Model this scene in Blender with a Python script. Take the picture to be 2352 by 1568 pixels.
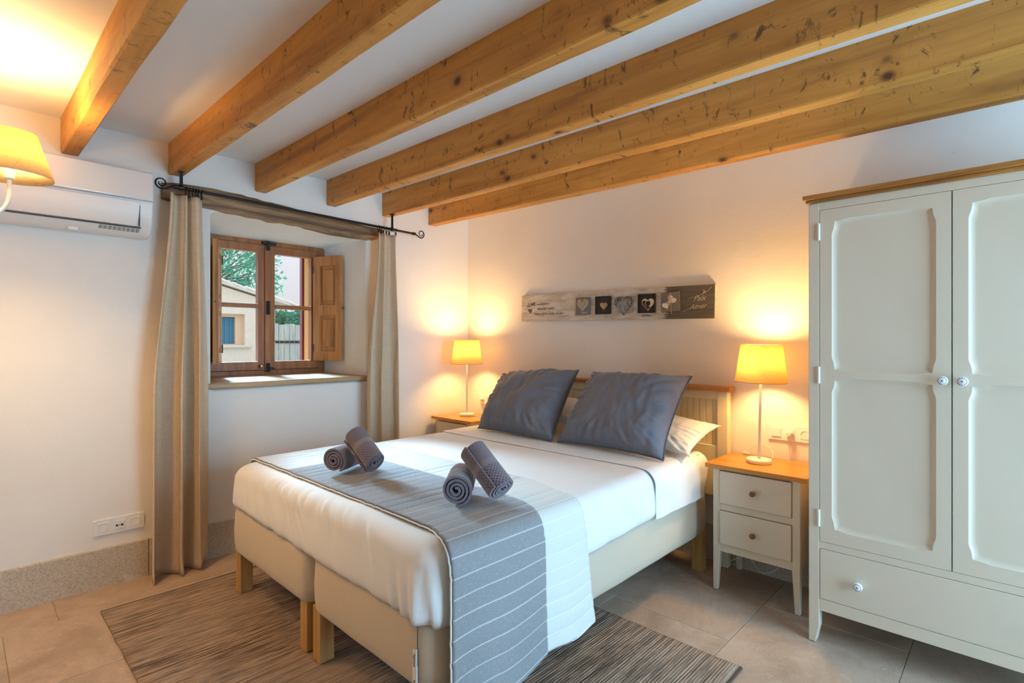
import bpy, bmesh, math, random
from math import sin, cos, pi, radians, sqrt, atan2, hypot
from mathutils import Vector, Matrix, noise
from mathutils.geometry import tessellate_polygon

for o in list(bpy.data.objects):
    bpy.data.objects.remove(o)
SC = bpy.context.scene
COL = SC.collection
random.seed(7)

# ------------------------------------------------------------------ camera, sky, lights, exposure
cam_d = bpy.data.cameras.new('camera')
cam_d.sensor_width = 36.0
cam_d.lens = 36.0 * 1216.0 / 2352.0
cam_d.clip_start = 0.02
cam = bpy.data.objects.new('camera', cam_d)
cam.location = (0, 0, 1.30)
cam.rotation_euler = (radians(90), 0, radians(43.62))
COL.objects.link(cam)
SC.camera = cam

SC.view_settings.view_transform = 'Standard'
SC.view_settings.look = 'None'
SC.view_settings.exposure = 0.30
SC.view_settings.gamma = 1.0
SC.view_settings.use_curve_mapping = False
SC.cycles.max_bounces = 10
SC.cycles.diffuse_bounces = 6
SC.cycles.transmission_bounces = 8
SC.cycles.transparent_max_bounces = 12
SC.cycles.caustics_reflective = False
SC.cycles.caustics_refractive = False
SC.cycles.sample_clamp_indirect = 6.0
SC.cycles.use_denoising = True

w = bpy.data.worlds.new('overcast_sky')
SC.world = w
w.use_nodes = True
nt = w.node_tree
bg = nt.nodes['Background']
tc = nt.nodes.new('ShaderNodeTexCoord')
sx = nt.nodes.new('ShaderNodeSeparateXYZ')
rp = nt.nodes.new('ShaderNodeValToRGB')
nt.links.new(tc.outputs['Generated'], sx.inputs[0])
nt.links.new(sx.outputs['Z'], rp.inputs[0])
rp.color_ramp.elements[0].position = 0.0
rp.color_ramp.elements[0].color = (0.70, 0.68, 0.72, 1)
rp.color_ramp.elements[1].position = 1.0
rp.color_ramp.elements[1].color = (1.75, 1.85, 2.05, 1)
nt.links.new(rp.outputs[0], bg.inputs['Color'])
bg.inputs['Strength'].default_value = 0.85

DAY_SUN, DAY_DOOR, BULB_BED, BULB_CEIL = 22.0, 116.0, 22.0, 30.0
sun_d = bpy.data.lights.new('hazy_sun', 'SUN')
sun_d.energy = DAY_SUN
sun_d.angle = radians(20)
sun_d.color = (0.50, 0.78, 1.0)
sun = bpy.data.objects.new('hazy_sun', sun_d)
# soft daylight falling in through the window in the wall of the bed's long side
sun.rotation_euler = Vector((0.80, -0.03, -0.43)).to_track_quat('-Z', 'Y').to_euler()
sun.location = (-8, 0, 6)
COL.objects.link(sun)

dl = bpy.data.lights.new('terrace_door_daylight', 'AREA')
dl.shape = 'RECTANGLE'
dl.size = 1.5
dl.size_y = 2.0
dl.energy = DAY_DOOR
dl.color = (0.38, 0.70, 1.0)
dlo = bpy.data.objects.new('terrace_door_daylight', dl)
dlo.location = (1.62, 2.0, 1.12)
dlo.rotation_euler = Vector((-1, -0.12, -0.10)).to_track_quat('-Z', 'Y').to_euler()
COL.objects.link(dlo)

WARM = (1.0, 0.61, 0.23)


def bulb(name, loc, energy, r=0.03, color=WARM):
    d = bpy.data.lights.new(name, 'POINT')
    d.energy = energy
    d.color = color
    d.shadow_soft_size = r
    o = bpy.data.objects.new(name, d)
    o.location = loc
    COL.objects.link(o)
    return o


# ------------------------------------------------------------------ material helpers
class Mat:
    def __init__(s, name):
        s.m = bpy.data.materials.new(name)
        s.m.use_nodes = True
        s.t = s.m.node_tree
        s.b = s.t.nodes['Principled BSDF']
        s.out = s.t.nodes['Material Output']

    def put(s, sock, v):
        if isinstance(v, bpy.types.NodeSocket):
            s.t.links.new(v, sock)
        elif isinstance(v, (tuple, list)) and len(v) == 3 and sock.type == 'RGBA':
            sock.default_value = (*v, 1)
        else:
            sock.default_value = v

    def n(s, typ, out=0, props=None, **ins):
        nd = s.t.nodes.new('ShaderNode' + typ)
        for k, v in (props or {}).items():
            setattr(nd, k, v)
        for k, v in ins.items():
            key = int(k[1:]) if k[0] == 'i' and k[1:].isdigit() else k.replace('_', ' ')
            s.put(nd.inputs[key], v)
        return nd.outputs[out]

    def obj(s, scale=(1, 1, 1), rand=True, loc=(0, 0, 0)):
        c = s.n('TexCoord', 'Object')
        if rand:
            r = s.n('ObjectInfo', 'Random')
            v = s.n('CombineXYZ', X=s.math('MULTIPLY', r, 37.0), Y=s.math('MULTIPLY', r, 91.0), Z=s.math('MULTIPLY', r, 53.0))
            c = s.n('VectorMath', props={'operation': 'ADD'}, i0=c, i1=v)
        return s.n('Mapping', Vector=c, Scale=scale, Location=loc)

    def uv(s, scale=(1, 1, 1)):
        return s.n('Mapping', Vector=s.n('UVMap'), Scale=scale)

    def math(s, op, a, b=0.0, c=0.0):
        return s.n('Math', props={'operation': op}, i0=a, i1=b, i2=c)

    def noise(s, vec, scale, detail=4, rough=0.55, dist=0.0, out=0):
        return s.n('TexNoise', out, Vector=vec, Scale=scale, Detail=detail, Roughness=rough, Distortion=dist)

    def ramp(s, fac, *stops, interp='LINEAR'):
        nd = s.t.nodes.new('ShaderNodeValToRGB')
        s.put(nd.inputs[0], fac)
        r = nd.color_ramp
        r.interpolation = interp
        while len(r.elements) < len(stops):
            r.elements.new(0.5)
        for e, (p, c) in zip(r.elements, stops):
            e.position = p
            e.color = (*c, 1) if not isinstance(c, (int, float)) else (c, c, c, 1)
        return nd.outputs[0]

    def mix(s, fac, a, b, mode='MIX'):
        nd = s.t.nodes.new('ShaderNodeMix')
        nd.data_type = 'RGBA'
        nd.blend_type = mode
        s.put(nd.inputs[0], fac)
        s.put(nd.inputs[6], a)
        s.put(nd.inputs[7], b)
        return nd.outputs[2]

    def bump(s, h, strength=0.3, dist=0.01, prev=None):
        nd = s.t.nodes.new('ShaderNodeBump')
        nd.inputs['Strength'].default_value = strength
        nd.inputs['Distance'].default_value = dist
        s.put(nd.inputs['Height'], h)
        if prev:
            s.put(nd.inputs['Normal'], prev)
        return nd.outputs[0]

    def set(s, **k):
        for a, v in k.items():
            s.put(s.b.inputs[a.replace('_', ' ')], v)
        return s


def plain(name, col, rough=0.6, **k):
    m = Mat(name)
    v = m.noise(m.obj(), 9.0, 3)
    c = m.mix(m.math('MULTIPLY', v, 0.10), col, tuple(x * 0.82 for x in col))
    m.set(Base_Color=c, Roughness=rough, **k)
    return m.m


def wood(name, light, mid, dark, axis=0, grain=14.0, rough=0.5, knots=0.0, knot_col=(0.06, 0.03, 0.012), stain=0.35, bump=0.15, long=0.08, knot_scale=3.0, blotch=None):
    m = Mat(name)
    sc = [grain, grain, grain]
    sc[axis] = grain * long
    v = m.obj(tuple(sc))
    n1 = m.noise(v, 1.0, 6, 0.6, 0.6)
    n2 = m.noise(v, 4.5, 4, 0.6)
    big = m.noise(m.obj(), 1.7, 3, 0.5)
    c = m.ramp(n1, (0.30, dark), (0.47, mid), (0.68, light))
    fine = m.ramp(n2, (0.35, 0.72), (0.55, 1.0))
    c = m.mix(0.45, c, fine, 'MULTIPLY')
    c = m.mix(m.math('MULTIPLY', m.ramp(big, (0.35, 0.0), (0.7, 1.0)), stain), c, mid)
    if knots:
        ks = [knot_scale * 1.5] * 3
        ks[axis] = knot_scale
        kv = m.n('VectorMath', props={'operation': 'ADD'}, i0=m.obj(tuple(ks)), i1=m.n('VectorMath', props={'operation': 'SCALE'}, i0=m.noise(m.obj(), 6.0, 2, out=1), Scale=0.22))
        vo = m.t.nodes.new('ShaderNodeTexVoronoi')
        m.put(vo.inputs['Vector'], kv)
        vo.inputs['Scale'].default_value = 1.0
        pick = m.math('LESS_THAN', m.n('SeparateColor', Color=vo.outputs['Color']), knots)
        d = vo.outputs['Distance']
        k = m.math('MULTIPLY', m.ramp(d, (0.06, 1.0), (0.17, 0.0)), pick)
        halo = m.math('MULTIPLY', m.ramp(d, (0.10, 0.5), (0.32, 0.0)), pick)
        c = m.mix(halo, c, dark)
        c = m.mix(k, c, knot_col)
    if blotch:
        bs = [5.0, 5.0, 5.0]
        bs[axis] = 9.0
        bl = m.noise(m.obj(tuple(bs), loc=(3, 1, 2)), 1.9, 5, 0.72, 1.4)
        c = m.mix(m.ramp(bl, (0.585, 0.0), (0.66, blotch)), c, knot_col)
    m.set(Base_Color=c, Roughness=rough, Normal=m.bump(n1, bump, 0.004))
    return m.m


def fabric(name, col, col2=None, rough=0.9, thread=420.0, bump=0.25, sheen=0.2, big=0.5, uv=False):
    m = Mat(name)
    v = m.obj(rand=False)
    t = m.noise(m.n('Mapping', Vector=v, Scale=(1.0, 1.0, 0.25)), thread, 2)
    t2 = m.noise(m.n('Mapping', Vector=v, Scale=(0.25, 0.25, 1.0)), thread, 2)
    th = m.math('ADD', t, t2)
    b = m.noise(v, 2.2, 3)
    c = m.mix(m.ramp(th, (0.75, 0.0), (1.2, 1.0)), tuple(x * 0.86 for x in col), col)
    c = m.mix(m.math('MULTIPLY', b, big), c, col2 or tuple(x * 0.92 for x in col))
    m.set(Base_Color=c, Roughness=rough, Normal=m.bump(th, bump, 0.001), Sheen_Weight=sheen)
    return m.m


MT = {}
# plaster walls, slightly uneven
m = Mat('limewashed_plaster')
v = m.obj(rand=False)
h = m.math('ADD', m.noise(v, 3.0, 5, 0.6), m.math('MULTIPLY', m.noise(v, 38.0, 3), 0.12))
c = m.mix(m.ramp(m.noise(v, 1.4, 4), (0.3, 0.0), (0.75, 1.0)), (0.80, 0.755, 0.70), (0.86, 0.83, 0.79))
spk = m.ramp(m.noise(v, 55.0, 1), (0.80, 0.0), (0.84, 0.25))
m.set(Base_Color=m.mix(spk, c, (0.55, 0.45, 0.36)), Roughness=0.92, Normal=m.bump(h, 0.30, 0.018))
MT['plaster'] = m.m
m = Mat('ceiling_plaster')
v = m.obj(rand=False)
h = m.noise(v, 2.5, 5, 0.6)
m.set(Base_Color=m.mix(h, (0.80, 0.785, 0.765), (0.84, 0.83, 0.82)), Roughness=0.95, Normal=m.bump(h, 0.25, 0.02))
MT['ceil'] = m.m
MT['beam'] = wood('honey_pine_beam', (0.66, 0.33, 0.070), (0.56, 0.255, 0.045), (0.32, 0.125, 0.020), 0, 11, 0.55, knots=0.62, knot_col=(0.085, 0.035, 0.012), knot_scale=5.5, stain=0.3, bump=0.25, blotch=0.85)
MT['oldwood'] = wood('weathered_oak', (0.46, 0.30, 0.17), (0.21, 0.125, 0.066), (0.06, 0.034, 0.018), 1, 24, 0.85, knots=0.3, knot_col=(0.05, 0.03, 0.018), knot_scale=3.2, bump=1.0, stain=0.25)
MT['sillwood'] = wood('worn_sill_wood', (0.62, 0.44, 0.25), (0.42, 0.27, 0.13), (0.17, 0.095, 0.045), 1, 16, 0.5, knots=0.25, knot_scale=4, bump=0.4)
MT['winwood'] = wood('reddish_window_pine', (0.46, 0.165, 0.042), (0.35, 0.115, 0.027), (0.18, 0.052, 0.012), 2, 22, 0.42, bump=0.12)
MT['winwood_h'] = wood('reddish_window_pine_rail', (0.46, 0.165, 0.042), (0.35, 0.115, 0.027), (0.18, 0.052, 0.012), 1, 22, 0.42, bump=0.12)
MT['shutwood'] = wood('orange_pine_shutter', (0.64, 0.31, 0.12), (0.50, 0.215, 0.07), (0.27, 0.095, 0.026), 2, 22, 0.45, bump=0.12)
MT['top'] = wood('honey_pine_top', (0.70, 0.33, 0.055), (0.58, 0.245, 0.032), (0.36, 0.125, 0.015), 0, 20, 0.32, knots=0.2, knot_col=(0.16, 0.06, 0.02), knot_scale=5, bump=0.05)
MT['rail'] = wood('brown_pine_trim', (0.50, 0.22, 0.055), (0.40, 0.16, 0.035), (0.24, 0.085, 0.018), 0, 20, 0.4, bump=0.05)
MT['leg'] = wood('pale_oak_leg', (0.60, 0.36, 0.13), (0.50, 0.28, 0.09), (0.33, 0.165, 0.05), 2, 40, 0.5, bump=0.08, long=0.05)
MT['knob'] = wood('brown_turned_knob', (0.28, 0.10, 0.035), (0.20, 0.065, 0.022), (0.10, 0.03, 0.01), 2, 60, 0.35, bump=0.05)
m = Mat('cream_painted_wood')
v = m.obj()
g = m.noise(m.n('Mapping', Vector=v, Scale=(30, 30, 2)), 3.0, 3)
m.set(Base_Color=m.mix(m.math('MULTIPLY', m.noise(v, 2.0, 3), 0.4), (0.68, 0.595, 0.475), (0.63, 0.545, 0.43)), Roughness=0.42, Normal=m.bump(g, 0.05, 0.002))
MT['paint'] = m.m
m = Mat('ivory_headboard_paint')
v = m.obj()
m.set(Base_Color=m.mix(m.math('MULTIPLY', m.noise(v, 3.0, 3), 0.5), (0.74, 0.66, 0.46), (0.70, 0.61, 0.40)), Roughness=0.45)
MT['ivory'] = m.m
MT['dark'] = plain('dark_gap', (0.06, 0.05, 0.045), 0.8)
MT['hinge'] = plain('painted_hinge', (0.74, 0.71, 0.63), 0.35)
MT['iron'] = plain('black_wrought_iron', (0.018, 0.016, 0.017), 0.42, Metallic=0.6)
MT['iron_old'] = plain('rusty_dark_iron', (0.045, 0.032, 0.028), 0.6, Metallic=0.4)
MT['brass'] = plain('brass', (0.55, 0.38, 0.16), 0.35, Metallic=0.9)
MT['white_metal'] = plain('white_lacquered_metal', (0.82, 0.79, 0.74), 0.35)
MT['plastic'] = plain('white_switch_plastic', (0.82, 0.81, 0.79), 0.22)
MT['socket'] = plain('shade_greyed_socket_inset', (0.55, 0.55, 0.54), 0.3)  # white plastic greyed so the colour carries the shade of the well
MT['hole'] = plain('socket_hole', (0.03, 0.03, 0.035), 0.5)
MT['cable'] = plain('white_cable', (0.78, 0.75, 0.68), 0.45)
MT['acw'] = plain('gloss_white_casing', (0.80, 0.78, 0.75), 0.16, Coat_Weight=0.5)
MT['acf'] = plain('satin_white_flap', (0.78, 0.755, 0.725), 0.38)
MT['acg'] = plain('grey_vent_grille', (0.34, 0.31, 0.28), 0.5)
MT['chrome'] = plain('silver_trim', (0.62, 0.64, 0.68), 0.2, Metallic=0.9)
MT['porcelain'] = plain('white_porcelain', (0.86, 0.86, 0.86), 0.12)
MT['blue'] = plain('blue_glaze', (0.09, 0.12, 0.22), 0.2)
MT['base'] = fabric('taupe_bed_base_fabric', (0.60, 0.505, 0.385), thread=500, bump=0.15)
MT['mattress'] = fabric('ivory_mattress_cover', (0.80, 0.74, 0.62), thread=500, bump=0.15)
m = Mat('white_cotton_sheet')
v = m.obj(rand=False)
wr = m.noise(m.n('Mapping', Vector=v, Scale=(1.4, 0.8, 1.0)), 4.5, 5, 0.55, 0.6)
m.set(Base_Color=m.mix(m.math('MULTIPLY', wr, 0.3), (0.82, 0.815, 0.805), (0.78, 0.77, 0.755)), Roughness=0.75, Sheen_Weight=0.15, Normal=m.bump(wr, 0.35, 0.012))
MT['sheet'] = m.m
MT['pillow'] = fabric('white_pillow_cotton', (0.87, 0.84, 0.78), thread=600, bump=0.1)
m = Mat('linen_curtain')
v = m.obj(rand=False)
t = m.noise(m.n('Mapping', Vector=v, Scale=(1, 1, 0.06)), 330, 2)
t2 = m.noise(m.n('Mapping', Vector=v, Scale=(0.06, 0.06, 1)), 330, 2)
th = m.math('ADD', t, t2)
cc = m.mix(m.ramp(th, (0.7, 0.0), (1.3, 1.0)), (0.64, 0.485, 0.325), (0.79, 0.63, 0.45))
m.set(Base_Color=cc, Roughness=0.9, Normal=m.bump(th, 0.2, 0.001))
tr = m.n('BsdfTranslucent', Color=(0.70, 0.60, 0.46))
mx = m.n('MixShader', Fac=0.20, i1=m.b.outputs[0], i2=tr)
m.put(m.out.inputs[0], mx)
MT['linen'] = m.m
# velvet
m = Mat('slate_velvet')
v = m.obj(rand=False)
nn = m.noise(v, 7.0, 4, 0.6, 0.4)
cc = m.mix(nn, (0.105, 0.115, 0.150), (0.165, 0.175, 0.215))
m.set(Base_Color=cc, Roughness=0.62, Sheen_Weight=0.6, Sheen_Roughness=0.3, Sheen_Tint=(0.55, 0.62, 0.75), Normal=m.bump(m.noise(v, 480, 2), 0.08, 0.001))
MT['velvet'] = m.m
MT['piping'] = fabric('dark_velvet_piping', (0.085, 0.088, 0.105), thread=500)
# towel: uv x = arc length (m), y = along the roll (m)
m = Mat('mauve_terry_towel')
uv = m.n('SeparateXYZ', Vector=m.n('UVMap'))
uy = m.n('SeparateXYZ', 1, Vector=m.n('UVMap'))
fine = m.math('MULTIPLY', m.math('SINE', m.math('MULTIPLY', uv, 1300.0)), m.math('SINE', m.math('MULTIPLY', uy, 1300.0)))
check = m.math('MULTIPLY', m.math('SINE', m.math('MULTIPLY', uv, 430.0)), m.math('SINE', m.math('MULTIPLY', uy, 430.0)))
isq = m.math('LESS_THAN', uy, 0.092)
isb = m.math('MULTIPLY', m.math('GREATER_THAN', uy, 0.092), m.math('LESS_THAN', uy, 0.118))
pat = m.math('ADD', m.math('MULTIPLY', fine, m.math('SUBTRACT', 1.0, isq)), m.math('MULTIPLY', m.math('SMOOTH_MIN', check, 0.35, 0.3), m.math('MULTIPLY', isq, 1.6)))
pat = m.math('MULTIPLY', pat, m.math('SUBTRACT', 1.0, isb))
fz = m.noise(m.obj(), 260, 3, 0.7)
hh = m.math('ADD', m.math('MULTIPLY', pat, 0.5), fz)
cc = m.mix(m.ramp(hh, (0.0, 0.0), (1.1, 1.0)), (0.115, 0.085, 0.105), (0.245, 0.19, 0.225))
cc = m.mix(m.math('MULTIPLY', isb, 0.45), cc, (0.31, 0.25, 0.27))
m.set(Base_Color=cc, Roughness=0.95, Sheen_Weight=0.35, Normal=m.bump(hh, 0.75, 0.0035))
MT['towel'] = m.m


# runner: uv x = distance along the strip (m), y = across (m)
def runner_mat(name, cols, thread_cols, cuts):
    m = Mat(name)
    u = m.n('SeparateXYZ', Vector=m.n('UVMap'))
    t = m.n('SeparateXYZ', 1, Vector=m.n('UVMap'))
    w1 = m.noise(m.n('Mapping', Vector=m.n('UVMap'), Scale=(1, 0.1, 1)), 520, 2)
    w2 = m.noise(m.n('Mapping', Vector=m.n('UVMap'), Scale=(0.1, 1, 1)), 520, 2)
    th = m.math('ADD', w1, w2)
    stops = [(0.0, cols[0])]
    for c_, p in zip(cols[1:], cuts):
        stops += [(p / 4.0 - 0.0004, stops[-1][1]), (p / 4.0 + 0.0004, c_)]
    base = m.ramp(m.math('DIVIDE', u, 4.0), *stops)
    ts = [(0.0, thread_cols[0])]
    for c_, p in zip(thread_cols[1:], cuts):
        ts += [(p / 4.0 - 0.0004, ts[-1][1]), (p / 4.0 + 0.0004, c_)]
    tcol = m.ramp(m.math('DIVIDE', u, 4.0), *ts)
    base = m.mix(m.ramp(th, (0.75, 0.30), (1.15, 0.0)), base, m.mix(0.5, base, (0.85, 0.88, 0.9)))
    f = m.math('ABSOLUTE', m.math('SUBTRACT', m.math('FRACT', m.math('DIVIDE', u, 0.058)), 0.5))
    line = m.ramp(f, (0.45, 0.0), (0.475, 1.0))
    dash = m.math('GREATER_THAN', m.math('SINE', m.math('MULTIPLY', t, 900.0)), -0.55)
    c = m.mix(m.math('MULTIPLY', line, m.math('MULTIPLY', dash, 0.85)), base, tcol)
    m.set(Base_Color=c, Roughness=0.9, Sheen_Weight=0.15, Normal=m.bump(m.math('ADD', m.math('MULTIPLY', line, -0.8), m.math('MULTIPLY', th, 0.25)), 0.4, 0.003))
    return m.m


GREY, PALE, CREAM = (0.225, 0.235, 0.258), (0.58, 0.60, 0.62), (0.70, 0.70, 0.675)
MT['run_grey'] = runner_mat('grey_pleated_runner', [PALE, GREY, (0.262, 0.262, 0.275)], [(0.30, 0.32, 0.36), (0.06, 0.062, 0.075), (0.72, 0.72, 0.72)], [0.50, 1.42])
MT['run_cream'] = runner_mat('cream_pleated_runner', [PALE, (0.62, 0.63, 0.64), CREAM], [(0.40, 0.42, 0.46), (0.20, 0.21, 0.24), (0.90, 0.89, 0.86)], [0.50, 1.42])
# rug
m = Mat('striped_flatweave_rug')
v = m.obj(rand=False)
st = m.noise(m.n('Mapping', Vector=v, Scale=(95, 3.2, 1)), 1.0, 5, 0.78)
st2 = m.noise(m.n('Mapping', Vector=v, Scale=(140, 6.0, 1)), 1.0, 2, 0.6)
big = m.noise(m.n('Mapping', Vector=v, Scale=(3.0, 1.2, 1)), 1.0, 3)
cc = m.ramp(st, (0.38, (0.022, 0.013, 0.010)), (0.45, (0.14, 0.088, 0.06)), (0.51, (0.34, 0.235, 0.165)), (0.66, (0.50, 0.37, 0.27)))
cc = m.mix(m.ramp(st2, (0.53, 0.0), (0.60, 0.85)), cc, (0.05, 0.032, 0.025))
cc = m.mix(m.ramp(big, (0.35, 0.0), (0.65, 0.5)), cc, (0.42, 0.32, 0.25))
rib = m.math('SINE', m.math('MULTIPLY', m.n('SeparateXYZ', Vector=v), 560.0))
m.set(Base_Color=cc, Roughness=0.95, Normal=m.bump(m.math('ADD', m.math('MULTIPLY', rib, 0.4), st), 0.6, 0.004))
MT['rug'] = m.m
# stone
m = Mat('beige_limestone_floor')
v = m.obj()
n1 = m.noise(v, 2.2, 6, 0.65, 0.8)
n2 = m.noise(v, 14.0, 5, 0.7)
n3 = m.noise(v, 170.0, 2)
cc = m.mix(m.ramp(n1, (0.33, 0.0), (0.66, 1.0)), (0.345, 0.25, 0.185), (0.54, 0.42, 0.33))
cc = m.mix(m.ramp(n2, (0.56, 0.0), (0.74, 0.45)), cc, (0.68, 0.56, 0.46))
cc = m.mix(m.ramp(n3, (0.35, 0.30), (0.5, 0.0)), cc, (0.26, 0.18, 0.12))
m.set(Base_Color=cc, Roughness=0.52, Normal=m.bump(m.math('ADD', n2, m.math('MULTIPLY', n3, 0.5)), 0.10, 0.004))
MT['tile'] = m.m
MT['grout'] = plain('sandy_grout', (0.38, 0.29, 0.22), 0.9)
m = Mat('sandstone_skirting')
v = m.obj()
n1 = m.noise(v, 3.0, 5, 0.6)
n2 = m.noise(v, 130.0, 4, 0.7)
cc = m.mix(n1, (0.50, 0.42, 0.32), (0.66, 0.60, 0.51))
cc = m.mix(m.ramp(n2, (0.38, 0.55), (0.55, 0.0)), cc, (0.27, 0.20, 0.14))
cc = m.mix(m.ramp(m.noise(v, 5.0, 4, 0.6, 0.6), (0.64, 0.0), (0.72, 0.6)), cc, (0.74, 0.72, 0.69))
m.set(Base_Color=cc, Roughness=0.85, Normal=m.bump(n2, 0.4, 0.004))
MT['skirt'] = m.m
# glass, shade
m = Mat('window_glass')
gl = m.n('BsdfGlossy', Color=(1, 1, 1), Roughness=0.0)
tp = m.n('BsdfTransparent', Color=(0.97, 0.985, 0.98))
lw = m.n('LayerWeight', 1, Blend=0.12)
m.put(m.out.inputs[0], m.n('MixShader', Fac=m.math('MULTIPLY', lw, 0.35), i1=tp, i2=gl))
MT['glass'] = m.m


def shade_mat(name, trans, mixf):
    m = Mat(name)
    v = m.obj(rand=False)
    t = m.noise(m.n('Mapping', Vector=v, Scale=(1, 1, 0.1)), 300, 2)
    t2 = m.noise(m.n('Mapping', Vector=v, Scale=(0.1, 0.1, 1)), 300, 2)
    th = m.math('ADD', t, t2)
    k = m.ramp(th, (0.75, 0.78), (1.2, 1.0))
    df = m.n('BsdfDiffuse', Color=m.mix(1.0, k, (0.80, 0.70, 0.52), 'MULTIPLY'))
    tl = m.n('BsdfTranslucent', Color=m.mix(1.0, k, trans, 'MULTIPLY'))
    m.put(m.out.inputs[0], m.n('MixShader', Fac=mixf, i1=df, i2=tl))
    return m.m


MT['shade'] = shade_mat('linen_lampshade', (1.0, 0.80, 0.40), 0.72)
m = Mat('lit_bulb')
em = m.n('Emission', Color=(1.0, 0.72, 0.36), Strength=16.0)
m.put(m.out.inputs[0], m.n('MixShader', Fac=0.25, i1=m.n('BsdfTransparent', Color=(1, 1, 1)), i2=em))
MT['bulb'] = m.m
# art
m = Mat('whitewashed_board')
v = m.obj(rand=False)
s1 = m.noise(m.n('Mapping', Vector=v, Scale=(6, 1, 34)), 1.0, 5, 0.7)
s2 = m.noise(m.n('Mapping', Vector=v, Scale=(9, 1, 5)), 1.0, 4)
cc = m.mix(m.ramp(s1, (0.40, 1.0), (0.58, 0.0)), (0.66, 0.61, 0.54), (0.46, 0.39, 0.31))
cc = m.mix(m.ramp(s2, (0.55, 0.0), (0.7, 0.5)), cc, (0.70, 0.66, 0.60))
m.set(Base_Color=cc, Roughness=0.8, Normal=m.bump(s1, 0.2, 0.003))
MT['board'] = m.m
MT['charcoal'] = wood('charcoal_paint', (0.135, 0.118, 0.10), (0.105, 0.09, 0.077), (0.075, 0.064, 0.055), 0, 30, 0.8, bump=0.15)
MT['darkbox'] = plain('dark_box_inside', (0.050, 0.040, 0.034), 0.85)
MT['greyslate'] = plain('grey_painted_tile', (0.20, 0.175, 0.165), 0.8)
MT['greyheart'] = plain('pale_grey_heart', (0.45, 0.43, 0.44), 0.75)
MT['tanheart'] = wood('tan_wood_heart', (0.55, 0.38, 0.22), (0.48, 0.32, 0.18), (0.36, 0.23, 0.12), 2, 50, 0.7)
MT['creamheart'] = plain('cream_stone_heart', (0.66, 0.57, 0.42), 0.8)
MT['ceramic'] = plain('white_ceramic_heart', (0.80, 0.76, 0.69), 0.5)
MT['wicker'] = wood('grey_wicker', (0.13, 0.12, 0.11), (0.085, 0.078, 0.07), (0.04, 0.036, 0.032), 2, 60, 0.85)
MT['twine'] = plain('jute_twine', (0.50, 0.34, 0.19), 0.9)
MT['ink'] = plain('dark_ink', (0.07, 0.055, 0.05), 0.8)
MT['chalk'] = plain('chalk_writing', (0.42, 0.38, 0.33), 0.85)
MT['paper'] = plain('white_label_tape', (0.80, 0.80, 0.78), 0.7)
# outdoors
m = Mat('ochre_render')
v = m.obj(rand=False)
n1 = m.noise(v, 60.0, 5, 0.7)
m.set(Base_Color=m.mix(n1, (0.62, 0.36, 0.14), (0.86, 0.58, 0.30)), Roughness=0.95, Normal=m.bump(n1, 0.8, 0.01))
MT['ochre'] = m.m
m = Mat('barn_render')
v = m.obj(rand=False)
n1 = m.noise(v, 5.0, 6, 0.75)
n2 = m.noise(v, 1.1, 3)
cc = m.mix(m.ramp(n2, (0.4, 0.0), (0.65, 0.6)), m.mix(n1, (0.66, 0.60, 0.52), (0.84, 0.80, 0.74)), (0.78, 0.60, 0.45))
m.set(Base_Color=cc, Roughness=0.95, Normal=m.bump(n1, 0.7, 0.03))
MT['barn'] = m.m
MT['barnpink'] = plain('pink_plaster_surround', (0.74, 0.52, 0.38), 0.95)
MT['barnblue'] = plain('blue_painted_boards', (0.055, 0.20, 0.34), 0.6)
MT['rooftile'] = plain('pale_lichen_roof_tile', (0.66, 0.62, 0.56), 0.9)
MT['maroon'] = plain('maroon_paint', (0.20, 0.035, 0.05), 0.5)
MT['gatewood'] = wood('silvered_gate_boards', (0.50, 0.54, 0.52), (0.40, 0.44, 0.43), (0.25, 0.28, 0.28), 2, 14, 0.85, bump=0.3)
m = Mat('pine_foliage')
v = m.obj(rand=False)
m.set(Base_Color=m.mix(m.noise(v, 1.6, 4), (0.05, 0.17, 0.125), (0.15, 0.36, 0.25)), Roughness=0.7)
tl = m.n('BsdfTranslucent', Color=(0.14, 0.36, 0.21))
m.put(m.out.inputs[0], m.n('MixShader', Fac=0.25, i1=m.b.outputs[0], i2=tl))
MT['leaf'] = m.m
MT['bark'] = wood('grey_bark', (0.26, 0.20, 0.15), (0.17, 0.13, 0.10), (0.08, 0.06, 0.05), 2, 8, 0.95, bump=0.8)
MT['gravel'] = plain('dusty_gravel_ground', (0.42, 0.37, 0.30), 0.95)

# ------------------------------------------------------------------ mesh helpers (all in world metres unless a root is given a rotation)
ROOT = {}


def link(o):
    COL.objects.link(o)
    return o


def tag(o, label=None, cat=None, group=None, kind=None):
    for k, v in (('label', label), ('category', cat), ('group', group), ('kind', kind)):
        if v:
            o[k] = v
    return o


def empty(name, loc=(0, 0, 0), rot=None, **k):
    o = link(bpy.data.objects.new(name, None))
    o.empty_display_size = 0.05
    M = Matrix.Translation(Vector(loc))
    if rot is not None:
        M = M @ rot.to_4x4()
    o.matrix_basis = M
    ROOT[o.name] = M
    return tag(o, **k)


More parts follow.
